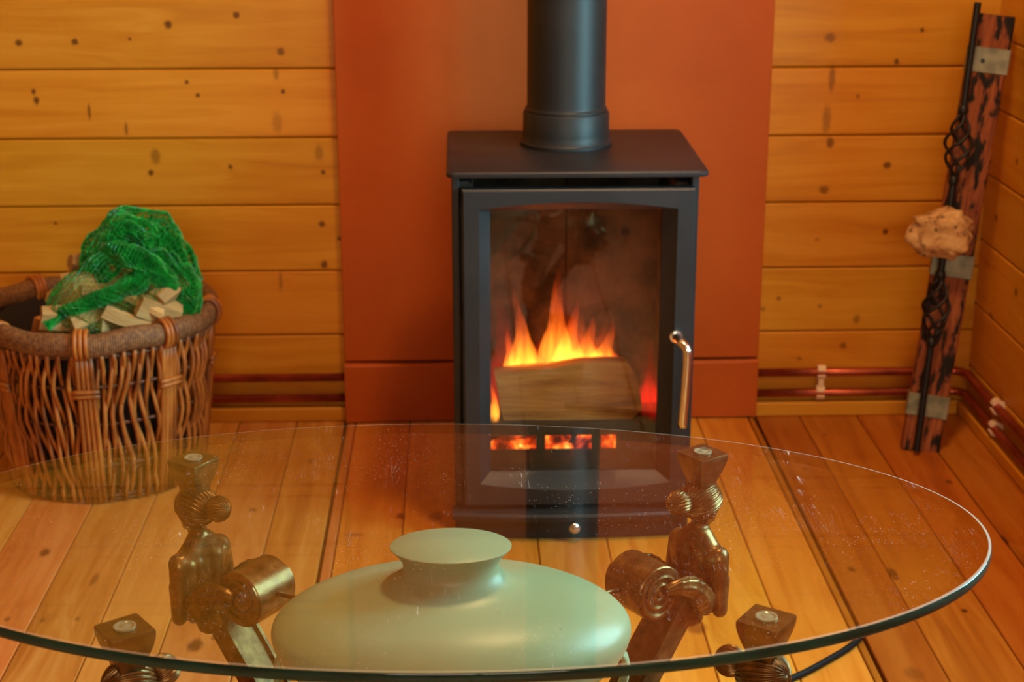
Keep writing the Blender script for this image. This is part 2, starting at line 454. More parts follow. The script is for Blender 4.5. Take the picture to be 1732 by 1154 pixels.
def mat_flame(name, stops, dens):
    """glowing gas: an emission volume, hotter near the fuel"""
    k = NT(name); tc = k.n('ShaderNodeTexCoord'); sep = k.n('ShaderNodeSeparateXYZ'); k.l(tc.outputs['Generated'], sep.inputs[0])
    n = k.noise(k.scale(tc.outputs['Object'], (1, 1, .18)), 95, 2)
    h = sep.outputs[2]
    c = k.ramp(h, stops)
    e = k.n('ShaderNodeEmission'); k.l(c, e.inputs[0])
    s = k.math('MULTIPLY', k.ramp(h, [(0, (.9,)*3), (.25, (1,)*3), (.75, (.42,)*3), (1, (.08,)*3)]), k.maprange(n, .30, .62, .25, 1.3))
    k.l(k.math('MULTIPLY', s, dens), e.inputs[1])
    k.l(e.outputs[0], k.out.inputs['Volume'])
    return k.m
M_FLAME = mat_flame('flame_orange', [(0, (1, .42, .05)), (.25, (1, .26, .02)), (.6, (1, .12, .008)), (1, (.8, .03, .004))], 75)
M_FLAME_LOW = mat_flame('flame_soft', [(0, (1, .34, .03)), (.4, (1, .18, .012)), (1, (.8, .04, .005))], 26)
M_FLAME_GLOW_RED = mat_flame('flame_glow_red', [(0, (.9, .016, .008)), (.5, (.7, .008, .006)), (1, (.4, .004, .004))], 9)  # serves the back flames and the painted red glow at the side

# ------------------------------------------------------------------ the room
Y_WALL, X_RIGHT, X_LEFT, Y_FRONT, Z_CEIL = 2.957, .97, -2.4, -1.6, 2.35
floor = struct(box('floor', (X_LEFT-.1, Y_FRONT-.1, -.08), (X_RIGHT+.1, Y_WALL+.1, -.02), M_GAP), 'varnished pine plank floor')
seams = [.97, .858, .755, .645, .559, .545, .447, .338, .228, .118, .010, -.097, -.200, -.219, -.311, -.419, -.517, -.617, -.722]
x = -.722
while x > X_LEFT: x -= .104; seams.append(x)
def plank_mesh(w, L, m, t=.02):
    bm = bmesh.new(); bm_box(bm, (-w/2, -L/2, -t), (w/2, L/2, 0), .0014, 1)
    me = bpy.data.meshes.new('plank'); bmesh.ops.recalc_face_normals(bm, faces=bm.faces); bm.to_mesh(me); bm.free(); me.materials.append(m); return me
cuts = {.858: [2.345], -.722: [1.6], -.311: [1.1]}
for b, a in zip(seams[:-1], seams[1:]):
    g = .0022 if (b, a) in ((.97, .858),) else .0008
    if abs(b-.559) < 1e-6 or abs(a+.219) < 1e-6: g = .0010
    ya, yb = Y_FRONT, Y_WALL
    ys = [ya] + cuts.get(a, []) + [yb]
    lo = a + (.0028 if abs(a-.559) < 1e-6 or abs(a+.219) < 1e-6 else g); hi = b - (.0028 if abs(b+.219) < 1e-6 or abs(b-.559) < 1e-6 else g)
    for y0, y1 in zip(ys[:-1], ys[1:]):
        inst('plank', plank_mesh(hi-lo, y1-y0-.0015, M_FLOOR_R if a > .54 else (M_FLOOR_C if a > -.21 else M_FLOOR)), floor, ((lo+hi)/2, (y0+y1)/2, random.uniform(-.0006, .0002)))

ceiling = struct(box('ceiling', (X_LEFT-.1, Y_FRONT-.1, Z_CEIL), (X_RIGHT+.1, Y_WALL+.1, Z_CEIL+.08), M_TRIM))
def board_mesh(L, h, t, axis, mat):
    """tongue-and-groove board; its front edges bevelled so a groove shows at each joint"""
    bm = bmesh.new()
    prof = [(t, -h/2), (.0022, -h/2), (0, -h/2+.0035), (0, h/2-.0022), (.0022, h/2), (t, h/2)]
    if axis == 'x': rings = [[Vector((s*L/2, y, z)) for y, z in prof] for s in (-1, 1)]
    else: rings = [[Vector((y, s*L/2, z)) for y, z in prof] for s in (-1, 1)]
    bm_rings(bm, rings, True, True)
    bmesh.ops.recalc_face_normals(bm, faces=bm.faces)
    me = bpy.data.meshes.new('board'); bm.to_mesh(me); bm.free(); me.materials.append(mat); return me
wall_back = struct(box('wall_back', (X_LEFT-.1, Y_WALL+.018, -.02), (X_RIGHT+.1, Y_WALL+.1, Z_CEIL), M_GAP), 'back wall of horizontal pine boards')
PITCH_B = .1245
ml = board_mesh(-.21-X_LEFT, PITCH_B-.0022, .016, 'x', M_WALL); mr = board_mesh(X_RIGHT-.55, PITCH_B-.0022, .016, 'x', M_WALL)
z = .6635 - 5*PITCH_B - PITCH_B/2
while z - PITCH_B/2 < Z_CEIL:
    if z+PITCH_B/2 > 0:
        inst('board', ml, wall_back, ((-.21+X_LEFT)/2, Y_WALL, z)); inst('board', mr, wall_back, ((X_RIGHT+.55)/2, Y_WALL, z-.002))
    z += PITCH_B
# right wall, with the window opening that lights the room
wall_right = struct(empty('wall_right', (0, 0, 0)), 'right wall of horizontal pine boards')
y0, y1, z0, z1 = WIN_R
for a, b in (((.988, Y_FRONT, -.02), (1.07, y0, Z_CEIL)), ((.988, y1, -.02), (1.07, Y_WALL+.1, Z_CEIL)), ((.988, y0, -.02), (1.07, y1, z0)), ((.988, y0, z1), (1.07, y1, Z_CEIL))):
    box('wall_panel', a, b, M_GAP, wall_right)
z = .59 - 5*PITCH_B - PITCH_B/2
segs = {}
def bseg(ya, yb, zc):
    key = (round(ya, 3), round(yb, 3))
    if key not in segs: segs[key] = board_mesh(yb-ya, PITCH_B-.0022, .016, 'y', M_WALL_R)
    inst('board', segs[key], wall_right, (X_RIGHT, (ya+yb)/2, zc))
while z - PITCH_B/2 < Z_CEIL:
    if z+PITCH_B/2 > 0:
        if z > z0-.03 and z < z1+.03: bseg(Y_FRONT, y0-.03, z); bseg(y1+.03, Y_WALL, z)
        else: bseg(Y_FRONT, Y_WALL, z)
    z += PITCH_B
win = struct(empty('window_1', (X_RIGHT, (y0+y1)/2, z0)), 'pine framed window in the right wall')
bm = bmesh.new()
for a, b in (((.945, y0-.05, z0-.05), (1.07, y0+.03, z1+.05)), ((.945, y1-.03, z0-.05), (1.07, y1+.05, z1+.05)), ((.945, y0+.03, z0-.05), (1.07, y1-.03, z0+.03)), ((.945, y0+.03, z1-.03), (1.07, y1-.03, z1+.05))):
    bm_box(bm, a, b, .003)
f_ = obj('window_frame', bm, M_TRIM, win); f_.matrix_parent_inverse = win.matrix_world.inverted()
def keep(o, p): o.parent = p; o.matrix_parent_inverse = Matrix.Translation(p.location).inverted() if p.rotation_euler.z == 0 else p.matrix_basis.inverted(); return o
keep(f_, win)
keep(box('mullion', (1.0, (y0+y1)/2-.02, z0+.03), (1.04, (y0+y1)/2+.02, z1-.03), M_TRIM), win)
keep(box('pane', (1.018, y0+.03, z0+.03), (1.022, (y0+y1)/2-.02, z1-.03), M_PANE), win)
keep(box('pane', (1.018, (y0+y1)/2+.02, z0+.03), (1.022, y1-.03, z1-.03), M_PANE), win)
# walls the photograph does not show
wall_left = struct(box('wall_left', (X_LEFT-.1, Y_FRONT-.1, -.02), (X_LEFT, Y_WALL, Z_CEIL), M_WALL_R))
wall_front = struct(empty('wall_front'))
x0, x1, z0, z1 = WIN_F
for a, b in (((X_LEFT, Y_FRONT-.1, -.02), (x0, Y_FRONT, Z_CEIL)), ((x1, Y_FRONT-.1, -.02), (X_RIGHT+.1, Y_FRONT, Z_CEIL)), ((x0, Y_FRONT-.1, -.02), (x1, Y_FRONT, z0)), ((x0, Y_FRONT-.1, z1), (x1, Y_FRONT, Z_CEIL))):
    box('wall_panel', a, b, M_WALL, wall_front)
win2 = struct(empty('window_2', ((x0+x1)/2, Y_FRONT, z0)))
bm = bmesh.new()
for a, b in (((x0-.05, -1.7, z0-.05), (x0+.03, -1.57, z1+.05)), ((x1-.03, -1.7, z0-.05), (x1+.05, -1.57, z1+.05)), ((x0, -1.7, z0-.05), (x1, -1.57, z0+.03)), ((x0, -1.7, z1-.03), (x1, -1.57, z1+.05)), (((x0+x1)/2-.02, -1.66, z0), ((x0+x1)/2+.02, -1.62, z1))):
    bm_box(bm, a, b, .003)
keep(obj('window_frame', bm, M_TRIM), win2)
keep(box('pane', (x0+.03, -1.642, z0+.03), (x1-.03, -1.638, z1-.03), M_PANE), win2)

# low skirting strips, orange chimney board and its painted skirting
PX0, PX1, PY = -.218, .560, 2.937
struct(box('baseboard_left', (X_LEFT, PY, 0), (PX0-.0005, Y_WALL-.0005, .027), M_TRIM, bevel=.002), 'narrow pine strip at the foot of the wall left of the orange board')
struct(box('baseboard_back', (PX1+.0005, PY, 0), (X_RIGHT-.022, Y_WALL-.0005, .027), M_TRIM, bevel=.002), 'narrow pine strip at the foot of the wall right of the orange board')
struct(box('baseboard_right', (X_RIGHT-.020, Y_FRONT, 0), (X_RIGHT-.0005, Y_WALL-.0005, .024), M_WALL_R, bevel=.002), 'narrow pine strip at the foot of the right wall')
panel = tag(box('heat_board', (PX0, PY, .120), (PX1, Y_WALL+.012, Z_CEIL-.002), M_ORANGE, bevel=.0012), 'tall burnt-orange painted board on the wall behind the stove', 'wall panel')
# its skirting: slightly bowed away at the left end
bm = bmesh.new(); rings = []
for i in range(25):
    t = i/24; X = PX0 + (PX1-PX0)*t
    yo = PY - .006 - .009*max(0, (1-t/.3))**2
    zt = .1165 - .002*math.sin(t*9)
    rings.append([Vector((X, yo, .003)), Vector((X, yo, zt-.004)), Vector((X, yo+.004, zt)), Vector((X, Y_WALL, zt)), Vector((X, Y_WALL, .003))])
bm_rings(bm, rings)
tag(smooth_by_angle(obj('painted_skirting', bm, M_ORANGE)), 'burnt-orange painted skirting board at the foot of the orange wall board', 'skirting')

# ------------------------------------------------------------------ heating pipes and clips
zU, zL, rP = .086, .045, .0078
yP = Y_WALL - .0125
for zz, lab in ((zU, 'upper'), (zL, 'lower')):
    tag(tube('copper_pipe', [(X_LEFT+.01, yP, zz), (-1.2, yP, zz), (PX0-.0005, yP, zz)], rP, M_COPPER, n=14), f'{lab} copper heating pipe on the wall left of the orange board', 'pipe')
    c = X_RIGHT-.0135
    arc = [(c-.025+.025*math.sin(a), yP-.025+.025*math.cos(a), zz+(.003 if 0 else 0)) for a in [PI/2*i/6 for i in range(7)]]
    tag(tube('copper_pipe', [(PX1+.0005, yP, zz), (.75, yP, zz)] + arc + [(c, 2.4, zz), (c, .2, zz), (c, Y_FRONT+.02, zz)], rP, M_COPPER, n=14),
        f'{lab} copper heating pipe running from the orange board round the right corner', 'pipe')
def clip_half(bm, x, y, z, ax):
    n = 22; ring = []
    for i in range(n+1):
        a = math.radians(-35 + 250*i/n) ; ring.append((math.cos(a), math.sin(a)))
    rings = []
    for (c, s) in ring:
        row = []
        for rr, w in ((rP+.0004, -.007), (rP+.0062, -.007), (rP+.0062, .007), (rP+.0004, .007)):
            # opening faces the room
            d, zz = -s*rr*.98, c*rr
            row.append(Vector((x+w, y+d*1.0, z+zz)) if ax == 'x' else Vector((x+d, y+w, z+zz)))
        rings.append(row)
    bm_rings(bm, rings)
def pipe_clip(x, y, zs, ax, label):
    bm = bmesh.new()
    for z in zs:
        # a C that holds the pipe and a foot on the wall
        nseg = 24; rings = []
        for i in range(nseg+1):
            a = math.radians(20 + 320*i/nseg)       # 0 = towards the room... gap faces the room
            dx, dz = -math.cos(a), math.sin(a)
            row = []
            for rr, w in ((rP+.0005, -.0075), (rP+.0065, -.0075), (rP+.0065, .0075), (rP+.0005, .0075)):
                row.append(Vector((x+w, y+dx*rr*.72, z+dz*rr)) if ax == 'x' else Vector((x+dx*rr*.72, y+w, z+dz*rr)))
            rings.append(row)
        bm_rings(bm, rings)
        if ax == 'x': bm_box(bm, (x-.006, y+.004, z-.008), (x+.006, Y_WALL, z+.008))
        else: bm_box(bm, (x+.004, y-.006, z-.008), (X_RIGHT, y+.006, z+.008))
    if len(zs) == 2 and ax == 'x': bm_box(bm, (x-.005, y-.006, zs[1]+.010), (x+.005, y+.008, zs[0]-.010))
    return tag(smooth_by_angle(obj('pipe_clip', bm, M_PLASTIC)), label, 'pipe clip')
pipe_clip(.683, yP, (zU, zL), 'x', 'cream double clip holding both pipes on the back wall')
pipe_clip(X_RIGHT-.0135, 2.745, (zU,), 'y', 'upper cream clip on the right wall pipe')
pipe_clip(X_RIGHT-.0135, 2.745, (zL,), 'y', 'lower cream clip on the right wall pipe')

# ------------------------------------------------------------------ wood stove
SX0, SX1, SY, SYB, SZ = -.012, .360, 2.418, 2.725, .583
CX = (SX0+SX1)/2
stove = tag(empty('wood_stove', (CX, 2.57, 0)), 'black steel wood-burning stove with a glass door and lit fire', 'stove')
def sp(o): return keep(o, stove)
t = .012
bm = bmesh.new()
bm_box(bm, (SX0, SY, .0), (SX0+t, SYB, SZ), .002); bm_box(bm, (SX1-t, SY, .0), (SX1, SYB, SZ), .002)
bm_box(bm, (SX0+t, SYB-t, .0), (SX1-t, SYB, SZ)); bm_box(bm, (SX0+t, SY+.002, .0), (SX1-t, SYB-t, .070)); bm_box(bm, (SX0+t, SY+.070, SZ-.016), (SX1-t, SYB-t, SZ-.001))
sp(obj('body', bm, M_STOVE))
# top plate with rounded front corners and a small overhang
bm = bmesh.new()
def rounded(x0, x1, y0, y1, r, z, n=5):
    pts = []
    for cx, cy, a0 in ((x1-r, y1-r, 0), (x0+r, y1-r, 90), (x0+r, y0+r, 180), (x1-r, y0+r, 270)):
        for i in range(n+1):
            a = math.radians(a0+90*i/n); pts.append(Vector((cx+r*math.cos(a), cy+r*math.sin(a), z)))
    return pts
TX0, TX1, TY0, TY1 = -.0195, .372, 2.397, 2.742
bm_rings(bm, [rounded(TX0+.001, TX1-.001, TY0+.001, TY1, .012, .5832), rounded(TX0, TX1, TY0, TY1, .012, .585), rounded(TX0, TX1, TY0, TY1, .012, .5895), rounded(TX0+.002, TX1-.002, TY0+.002, TY1-.002, .012, .5915)])
sp(smooth_by_angle(obj('top_plate', bm, M_STOVE), 40))
# door: frame ring with a chamfered, arched opening
def loop(x0, x1, z0, z1, y, arch_t=0, arch_b=0, n=14):
    P = []
    for i in range(n): t = i/n; P.append(Vector((x0+(x1-x0)*t, y, z0 - arch_b*(1-(2*t-1)**2))))
    for i in range(n): t = i/n; P.append(Vector((x1, y, z0+(z1-z0)*t)))
    for i in range(n): t = i/n; P.append(Vector((x1+(x0-x1)*t, y, z1 + arch_t*(1-(2*t-1)**2))))
    for i in range(n): t = i/n; P.append(Vector((x0, y, z1+(z0-z1)*t)))
    return P
DX0, DX1, DZ0, DZ1 = .0035, .3525, .056, .5655
GX0, GX1, GZ0, GZ1 = .0455, .3050, .108, .5300
YD = 2.398
bm = bmesh.new()
rg = [loop(DX0+.0005, DX1-.0005, DZ0+.0005, DZ1-.0005, YD+.024), loop(DX0, DX1, DZ0, DZ1, YD+.0025), loop(DX0+.0025, DX1-.0025, DZ0+.0025, DZ1-.0025, YD),
      loop(.0285, .3265, .094, .5345, YD, .0115, .012), loop(.0305, .3245, .096, .5330, YD+.0025, .010, .011), loop(GX0-.002, GX1+.002, GZ0-.001, GZ1+.001, YD+.017, .0015, .0), loop(GX0, GX1, GZ0, GZ1, YD+.019), loop(GX0, GX1, GZ0, GZ1, YD+.024)]
v = bm_rings(bm, rg + [rg[0]], True, False)
bmesh.ops.remove_doubles(bm, verts=bm.verts, dist=1e-6)
door = sp(smooth_by_angle(obj('door', bm, M_STOVE), 25))
dg = box('door_glass', (GX0-.004, YD+.0205, GZ0-.004), (GX1+.004, YD+.0235, GZ1+.004), M_DOORGLASS); dg.parent = door
hp = spline([(.3285, YD+.001, .3365), (.3285, YD-.024, .3375), (.3325, YD-.038, .336), (.3400, YD-.046, .328), (.3415, YD-.047, .312), (.3400, YD-.047, .27), (.3365, YD-.046, .2035)], 6)
h = tube('handle', hp, .0072, M_STEEL, n=14); h.parent = door
bm = bmesh.new(); bmesh.ops.create_cone(bm, cap_ends=True, segments=24, radius1=.0105, radius2=.0098, depth=.010, matrix=Matrix.Translation((.3285, YD-.005, .3365)) @ Matrix.Rotation(PI/2, 4, 'X'))
h2 = smooth_by_angle(obj('handle_boss', bm, M_STEEL)); h2.parent = door
# lip below the door, plinth front, air control knob
bm = bmesh.new(); rings = []
for i in range(17):
    t_ = i/16; X = SX0 - .004 + (SX1-SX0+.008)*t_; yo = SY - .030 - .012*(1-(2*t_-1)**2)
    rings.append([Vector((X, SY+.004, .036)), Vector((X, yo+.002, .036)), Vector((X, yo, .039)), Vector((X, yo, .045)), Vector((X, yo+.003, .0485)), Vector((X, SY+.004, .0485))])
bm_rings(bm, rings); sp(smooth_by_angle(obj('ash_lip', bm, M_STOVE)))
bm = bmesh.new(); rings = []
for i in range(13):
    t_ = i/12; X = SX0 + .004 + (SX1-SX0-.008)*t_; yo = SY - .012 - .010*(1-(2*t_-1)**2)
    rings.append([Vector((X, SY+.004, .0)), Vector((X, yo, .0)), Vector((X, yo, .0362)), Vector((X, SY+.004, .0362))])
bm_rings(bm, rings); sp(smooth_by_angle(obj('plinth', bm, M_STOVE)))
kp = at_y(972, 892, SY-.036)
bm = bmesh.new(); bm_sphere(bm, kp, .0104, u=20, v=14); bm_tube(bm, [kp, (kp.x, SY-.018, kp.z)], .0045, 10)
sp(obj('air_control_knob', bm, M_STEEL, smooth=True))
bp = at_y(786, 309, SY+.03)
sp(box('maker_plate', (SX0+t-.001, SY+.02, bp.z-.003), (bp.x+.006, SY+.023, bp.z+.004), M_FLUE))
# collar and flue
FX, FY = .1715, 2.618
bm = bmesh.new(); bm_lathe(bm, [(.0705, .5905), (.0735, .592), (.0735, .597), (.0705, .600), (.0692, .612), (.0688, .643), (.0665, .646), (.060, .646)], 56, 1, FX, FY)
sp(smooth_by_angle(obj('flue_collar', bm, M_FLUE), 40))
bm = bmesh.new(); bm_lathe(bm, [(.0655, .6465), (.0655, .650), (.0632, .652), (.0625, .656), (.0625, 1.60), (.064, 1.602), (.064, 1.64), (.0625, 1.642), (.0625, Z_CEIL-.001)], 56, 1, FX, FY)
flue = smooth_by_angle(obj('flue_pipe', bm, M_FLUE), 40); tag(flue, 'round dark grey flue pipe rising from the stove top', 'flue pipe')
# firebox lining
by = 2.655
for a, b in (((.012, by, .072), (.1755, by+.022, .5655)), ((.1765, by, .072), (.345, by+.022, .5655))): sp(box('fire_brick', a, b, M_BRICK, bevel=.002))
for a, b in (((.0005, 2.440, .072), (.0205, by-.001, .5655)), ((.328, 2.440, .072), (.3475, by-.001, .5655))): sp(box('fire_brick', a, b, M_BRICK, bevel=.002))
bm = bmesh.new(); vs = bm_box(bm, (.022, 2.50, .500), (.327, by-.001, .510))
for v_ in vs: v_.co.z += (by-v_.co.y)*.12
sp(obj('baffle_plate', bm, M_BRICK))
pb = at_y(1058, 392, by)
bm = bmesh.new(); bmesh.ops.create_cone(bm, cap_ends=True, segments=6, radius1=.008, radius2=.0065, depth=.006, matrix=Matrix.Translation((pb.x, by-.003, pb.z)) @ Matrix.Rotation(PI/2, 4, 'X'))
sp(obj('bolt', bm, M_SOOT))
# log guard: plate with openings the embers glow through
gy = 2.445
zA = at_y(980, 717, gy).z; zB = at_y(980, 736, gy).z; zC = at_y(980, 761, gy).z
xs = [at_y(q, 748, gy).x for q in (907, 922, 1001, 1017, 1040)]
bm = bmesh.new()
bm_box(bm, (.022, gy, zB), (.327, gy+.006, zA)); bm_box(bm, (.022, gy, .0705), (.327, gy+.006, zC))
bm_box(bm, (xs[0], gy, zC), (xs[1], gy+.006, zB)); bm_box(bm, (xs[2], gy, zC), (xs[3], gy+.006, zB)); bm_box(bm, (xs[4]+.002, gy, zC), (.327, gy+.006, zB))
bm_box(bm, (.022, gy+.006, zA-.006), (.327, gy+.10, zA-.001))
sp(obj('log_guard', bm, M_SOOT))

# ------------------------------------------------------------------ fire: log, embers, flames
def rough_log(pts_front, y0, depth, nx=18, seed=0, amp=.004, name='log', mat=None):
    """split billet: front outline (top / bottom curves) with depth"""
    top, bot = pts_front
    def lerp(curve, t):
        s = t*(len(curve)-1); i = min(int(s), len(curve)-2); f = s-i
        return curve[i].lerp(curve[i+1], f)
    bm = bmesh.new(); rings = []
    for i in range(nx+1):
        t = i/nx; a = lerp(top, t); b = lerp(bot, t); row = []
        prof = [(0, 0), (0, .2), (0, .4), (0, .6), (0, .8), (.05, 1), (.35, 1.02), (.7, .95), (1, .7), (1, .4), (.8, .1), (.4, 0)]
        for d, s in prof:
            p = b.lerp(a, s); p = Vector((p.x, y0+depth*d, p.z))
            nn = noise.noise_vector(Vector((p.x*14+seed, p.y*40, p.z*40)))
            row.append(p + Vector((nn.x*amp*.5, nn.y*amp, nn.z*amp)))
        rings.append(row)
    bm_rings(bm, rings)
    return smooth_by_angle(obj(name, bm, mat), 40)
ly = 2.466
T = [at_y(x, y, ly) for x, y in ((837, 636), (880, 630), (930, 626), (985, 617), (1030, 615), (1062, 617), (1078, 640))]
B = [at_y(x, y, ly) for x, y in ((852, 716), (890, 716), (930, 714), (985, 712), (1030, 712), (1066, 711), (1086, 690))]
L = rough_log((T, B), ly, .075, 22, 3, .003, 'burning_log', M_LOG)
tag(L, 'split log burning on the grate inside the stove', 'log')
# charred edge and back billet
T2 = [at_y(x, y, 2.56) for x, y in ((850, 665), (930, 655), (1010, 660), (1085, 668))]
B2 = [at_y(x, y, 2.56) for x, y in ((850, 705), (930, 705), (1010, 705), (1085, 705))]
tag(rough_log((T2, B2), 2.56, .06, 12, 9, .004, 'burning_log', M_SOOT), 'charred black log behind the pale burning log', 'log')
fire = tag(empty('fire', (CX, 2.53, .13)), 'orange flames and glowing embers inside the stove', 'fire')
random.seed(21)
for i in range(30):
    bm = bmesh.new(); bmesh.ops.create_icosphere(bm, subdivisions=2, radius=1)
    px_ = random.uniform(832, 1046); r = random.uniform(.010, .018)
    p = at_y(px_, random.uniform(738, 764), 2.474 + random.uniform(0, .03))
    for v in bm.verts: v.co = Vector((p.x+v.co.x*r*1.3, p.y+v.co.y*r, max(.0712, p.z+v.co.z*r*.9))) + noise.noise_vector(v.co*1.7+Vector((i*3, 0, 0)))*r*.25
    keep(obj('ember', bm, M_EMBER, smooth=True), fire)
def flame_glow(base_pts, h_px, y, wid, mat, lean=0, seed=0, depth=.018):
    """tongue rising from base pixel (x, yb) to tip"""
    (xb, yb), (xt, yt) = base_pts
    bm = bmesh.new(); rings = []; n = 14
    a = at_y(xb, yb, y); b = at_y(xt, yt, y)
    for i in range(n+1):
        t = i/n
        c = a.lerp(b, t); c.x += math.sin(t*PI*1.6+seed)*.006*t + lean*t*(1-t)
        w = wid*(max(.02, (1-t)**.8*(1+.55*math.sin(min(1, t*2.2)*PI))))*.5
        rings.append([Vector((c.x+w*math.cos(q), c.y+depth*(w/wid*2)*math.sin(q)*.9, c.z)) for q in [2*PI*k/14 for k in range(14)]])
    bm_rings(bm, rings)
    keep(obj('flame_glow', bm, mat, smooth=True), fire)
fy = 2.512
flame_glow(((886, 640), (874, 480)), 0, fy, .038, M_FLAME, .004, 0)
flame_glow(((866, 640), (862, 545)), 0, fy+.01, .024, M_FLAME, 0, 1)
flame_glow(((905, 638), (900, 575)), 0, fy, .024, M_FLAME, 0, 2.2)
flame_glow(((938, 636), (952, 445)), 0, fy, .046, M_FLAME, -.012, .7)
flame_glow(((958, 634), (974, 500)), 0, fy+.012, .042, M_FLAME, 0, 3)
flame_glow(((985, 630), (1000, 530)), 0, fy, .040, M_FLAME, 0, 4)
flame_glow(((1012, 628), (1040, 535)), 0, fy+.006, .034, M_FLAME, -.006, 5)
flame_glow(((1036, 626), (1042, 588)), 0, fy, .020, M_FLAME, 0, 6)
flame_glow(((921, 636), (916, 590)), 0, fy+.008, .022, M_FLAME, 0, 1.4)
flame_glow(((975, 636), (985, 520)), 0, fy+.02, .075, M_FLAME_LOW, 0, .5, .03)
flame_glow(((1010, 634), (1022, 548)), 0, fy+.018, .06, M_FLAME_LOW, 0, 2.5, .03)
flame_glow(((888, 640), (884, 540)), 0, fy+.02, .055, M_FLAME_LOW, 0, 1.5, .03)
flame_glow(((836, 716), (832, 630)), 0, 2.475, .014, M_FLAME, 0, 0)
flame_glow(((862, 690), (845, 470)), 0, fy+.05, .060, M_FLAME_GLOW_RED, 0, 0, .03)
flame_glow(((945, 640), (962, 450)), 0, fy+.05, .080, M_FLAME_GLOW_RED, 0, 1, .03)
flame_glow(((1010, 640), (1020, 540)), 0, fy+.05, .080, M_FLAME_GLOW_RED, 0, 2, .03)
flame_glow(((1098, 716), (1104, 560)), 0, fy, .030, M_FLAME_GLOW_RED, 0, 0, .05)  # firelight reflected on the firebox side, put in as a glowing volume
flame_glow(((1096, 700), (1092, 600)), 0, fy+.03, .040, M_FLAME_GLOW_RED, 0, 0, .05)  # second volume of the same painted side glow
for (px_, py_, yy, pw) in ((930, 600, 2.54, .22), (1000, 600, 2.55, .16), (960, 742, 2.50, .15), (1090, 690, 2.56, .22)):
    d = bpy.data.lights.new('fire_light', 'POINT'); d.energy = pw; d.color = (1, .14, .015); d.shadow_soft_size = .03
    o = bpy.data.objects.new('fire_light', d); COL.objects.link(o); o.location = at_y(px_, py_, yy)

# ------------------------------------------------------------------ glass table
TC = Vector((-.014, 1.470, 0))
GZB, GZT = .4385, .4500
table = tag(empty('coffee_table', (TC.x, TC.y, 0)), 'oval glass-topped coffee table on four bronze figure supports', 'table')
GC, GA, GB, GR = Vector((-.024, 1.446, 0)), .523, .281, -.04
bm = bmesh.new(); NG = 160; rings = []
prof = [(-.0032, GZB), (-.0014, GZB+.0006), (-.0004, GZB+.0022), (0, (GZB+GZT)/2), (-.0004, GZT-.0022), (-.0010, GZT-.0006), (-.0036, GZT)]
for d, z in prof:
    row = []
    for k_ in range(NG):
        a = 2*PI*k_/NG; x, y = (GA+d)*math.cos(a), (GB+d)*math.sin(a)
        row.append(Vector((GC.x + x*math.cos(GR)-y*math.sin(GR), GC.y + x*math.sin(GR)+y*math.cos(GR), z)))
    rings.append(row)
bm_rings(bm, rings)
gt = obj('glass_top', bm, [M_GLASS, M_GEDGE, M_ARRIS_GLINT]); keep(gt, table)
for p in gt.data.polygons:
    p.material_index = 0 if len(p.vertices) > 4 else 1
    p.use_smooth = len(p.vertices) == 4
    if len(p.vertices) == 4 and min(gt.data.vertices[i].co.z for i in p.vertices) > GZT-.0008: p.material_index = 2

# --- one figure support, local frame: +x outward from the table centre, z up, origin under the block
def blob_capsule(bm, a, b, ra, rb, n=12):
    a, b = Vector(a), Vector(b)
    pts = [a.lerp(b, i/6) for i in range(7)]
    bm_tube(bm, pts, [ra+(rb-ra)*i/6 for i in range(7)], n)
    bm_sphere(bm, a, ra, u=n, v=8); bm_sphere(bm, b, rb, u=n, v=8)
bm = bmesh.new()
# torso: lofted sections (z, centre x, half depth, half width)
secs = [(.240, -.018, .016, .020), (.255, -.012, .0165, .0195), (.272, -.006, .016, .0215), (.290, -.002, .017, .0275), (.308, .000, .018, .036), (.320, .000, .0175, .0385), (.329, -.001, .0155, .0355), (.336, -.002, .0135, .028), (.343, -.002, .0118, .020), (.350, -.002, .0108, .0130)]
rings = []
for zc, xc, hd, hw in secs:
    rings.append([Vector((xc+hd*math.copysign(abs(math.cos(q))**.85, math.cos(q)), hw*math.copysign(abs(math.sin(q))**.85, math.sin(q)), zc)) for q in [2*PI*i/24 for i in range(24)]])
bm_rings(bm, rings)
for s in (-1, 1):
    bm_sphere(bm, (0, s*.0310, .3235), .0122, (1, 1, 1))
    blob_capsule(bm, (-.001, s*.0320, .321), (-.004, s*.0400, .264), .0120, .0090)
    blob_capsule(bm, (-.004, s*.0400, .264), (.026, s*.016, .284), .0085, .0062)
    blob_capsule(bm, (-.004, s*.0250, .320), (-.004, s*.0240, .290), .0125, .0090)
    bm_sphere(bm, (.015, s*.0135, .305), .0108)                      # bust
    bm_sphere(bm, (-.013, s*.014, .316), .010, (.6, 1, 1.4))         # shoulder blades
blob_capsule(bm, (-.002, 0, .336), (-.001, 0, .362), .0105, .0090)   # neck
bm_sphere(bm, (.003, 0, .3725), .0185, (1.0, .88, 1.12), 20, 14)     # skull
bm_sphere(bm, (.010, 0, .3635), .0115, (1, .95, 1.25), 16, 10)       # jaw
blob_capsule(bm, (.0205, 0, .377), (.0245, 0, .3675), .0022, .0034, 8)  # nose
bm_sphere(bm, (.0200, 0, .3605), .0042, (.8, 1.5, .6), 10, 8)        # lips
bm_sphere(bm, (.0175, 0, .3535), .0048, (1, 1, 1), 10, 8)            # chin
for s in (-1, 1):
    bm_sphere(bm, (.002, s*.0165, .367), .0046, (.8, .5, 1.3), 10, 8)   # ears
    bm_sphere(bm, (.0175, s*.0065, .3755), .0036, (.8, 1.2, .6), 10, 8)  # eyes
me_bust = remeshed(bm, .0016, 9, 'figure_support')
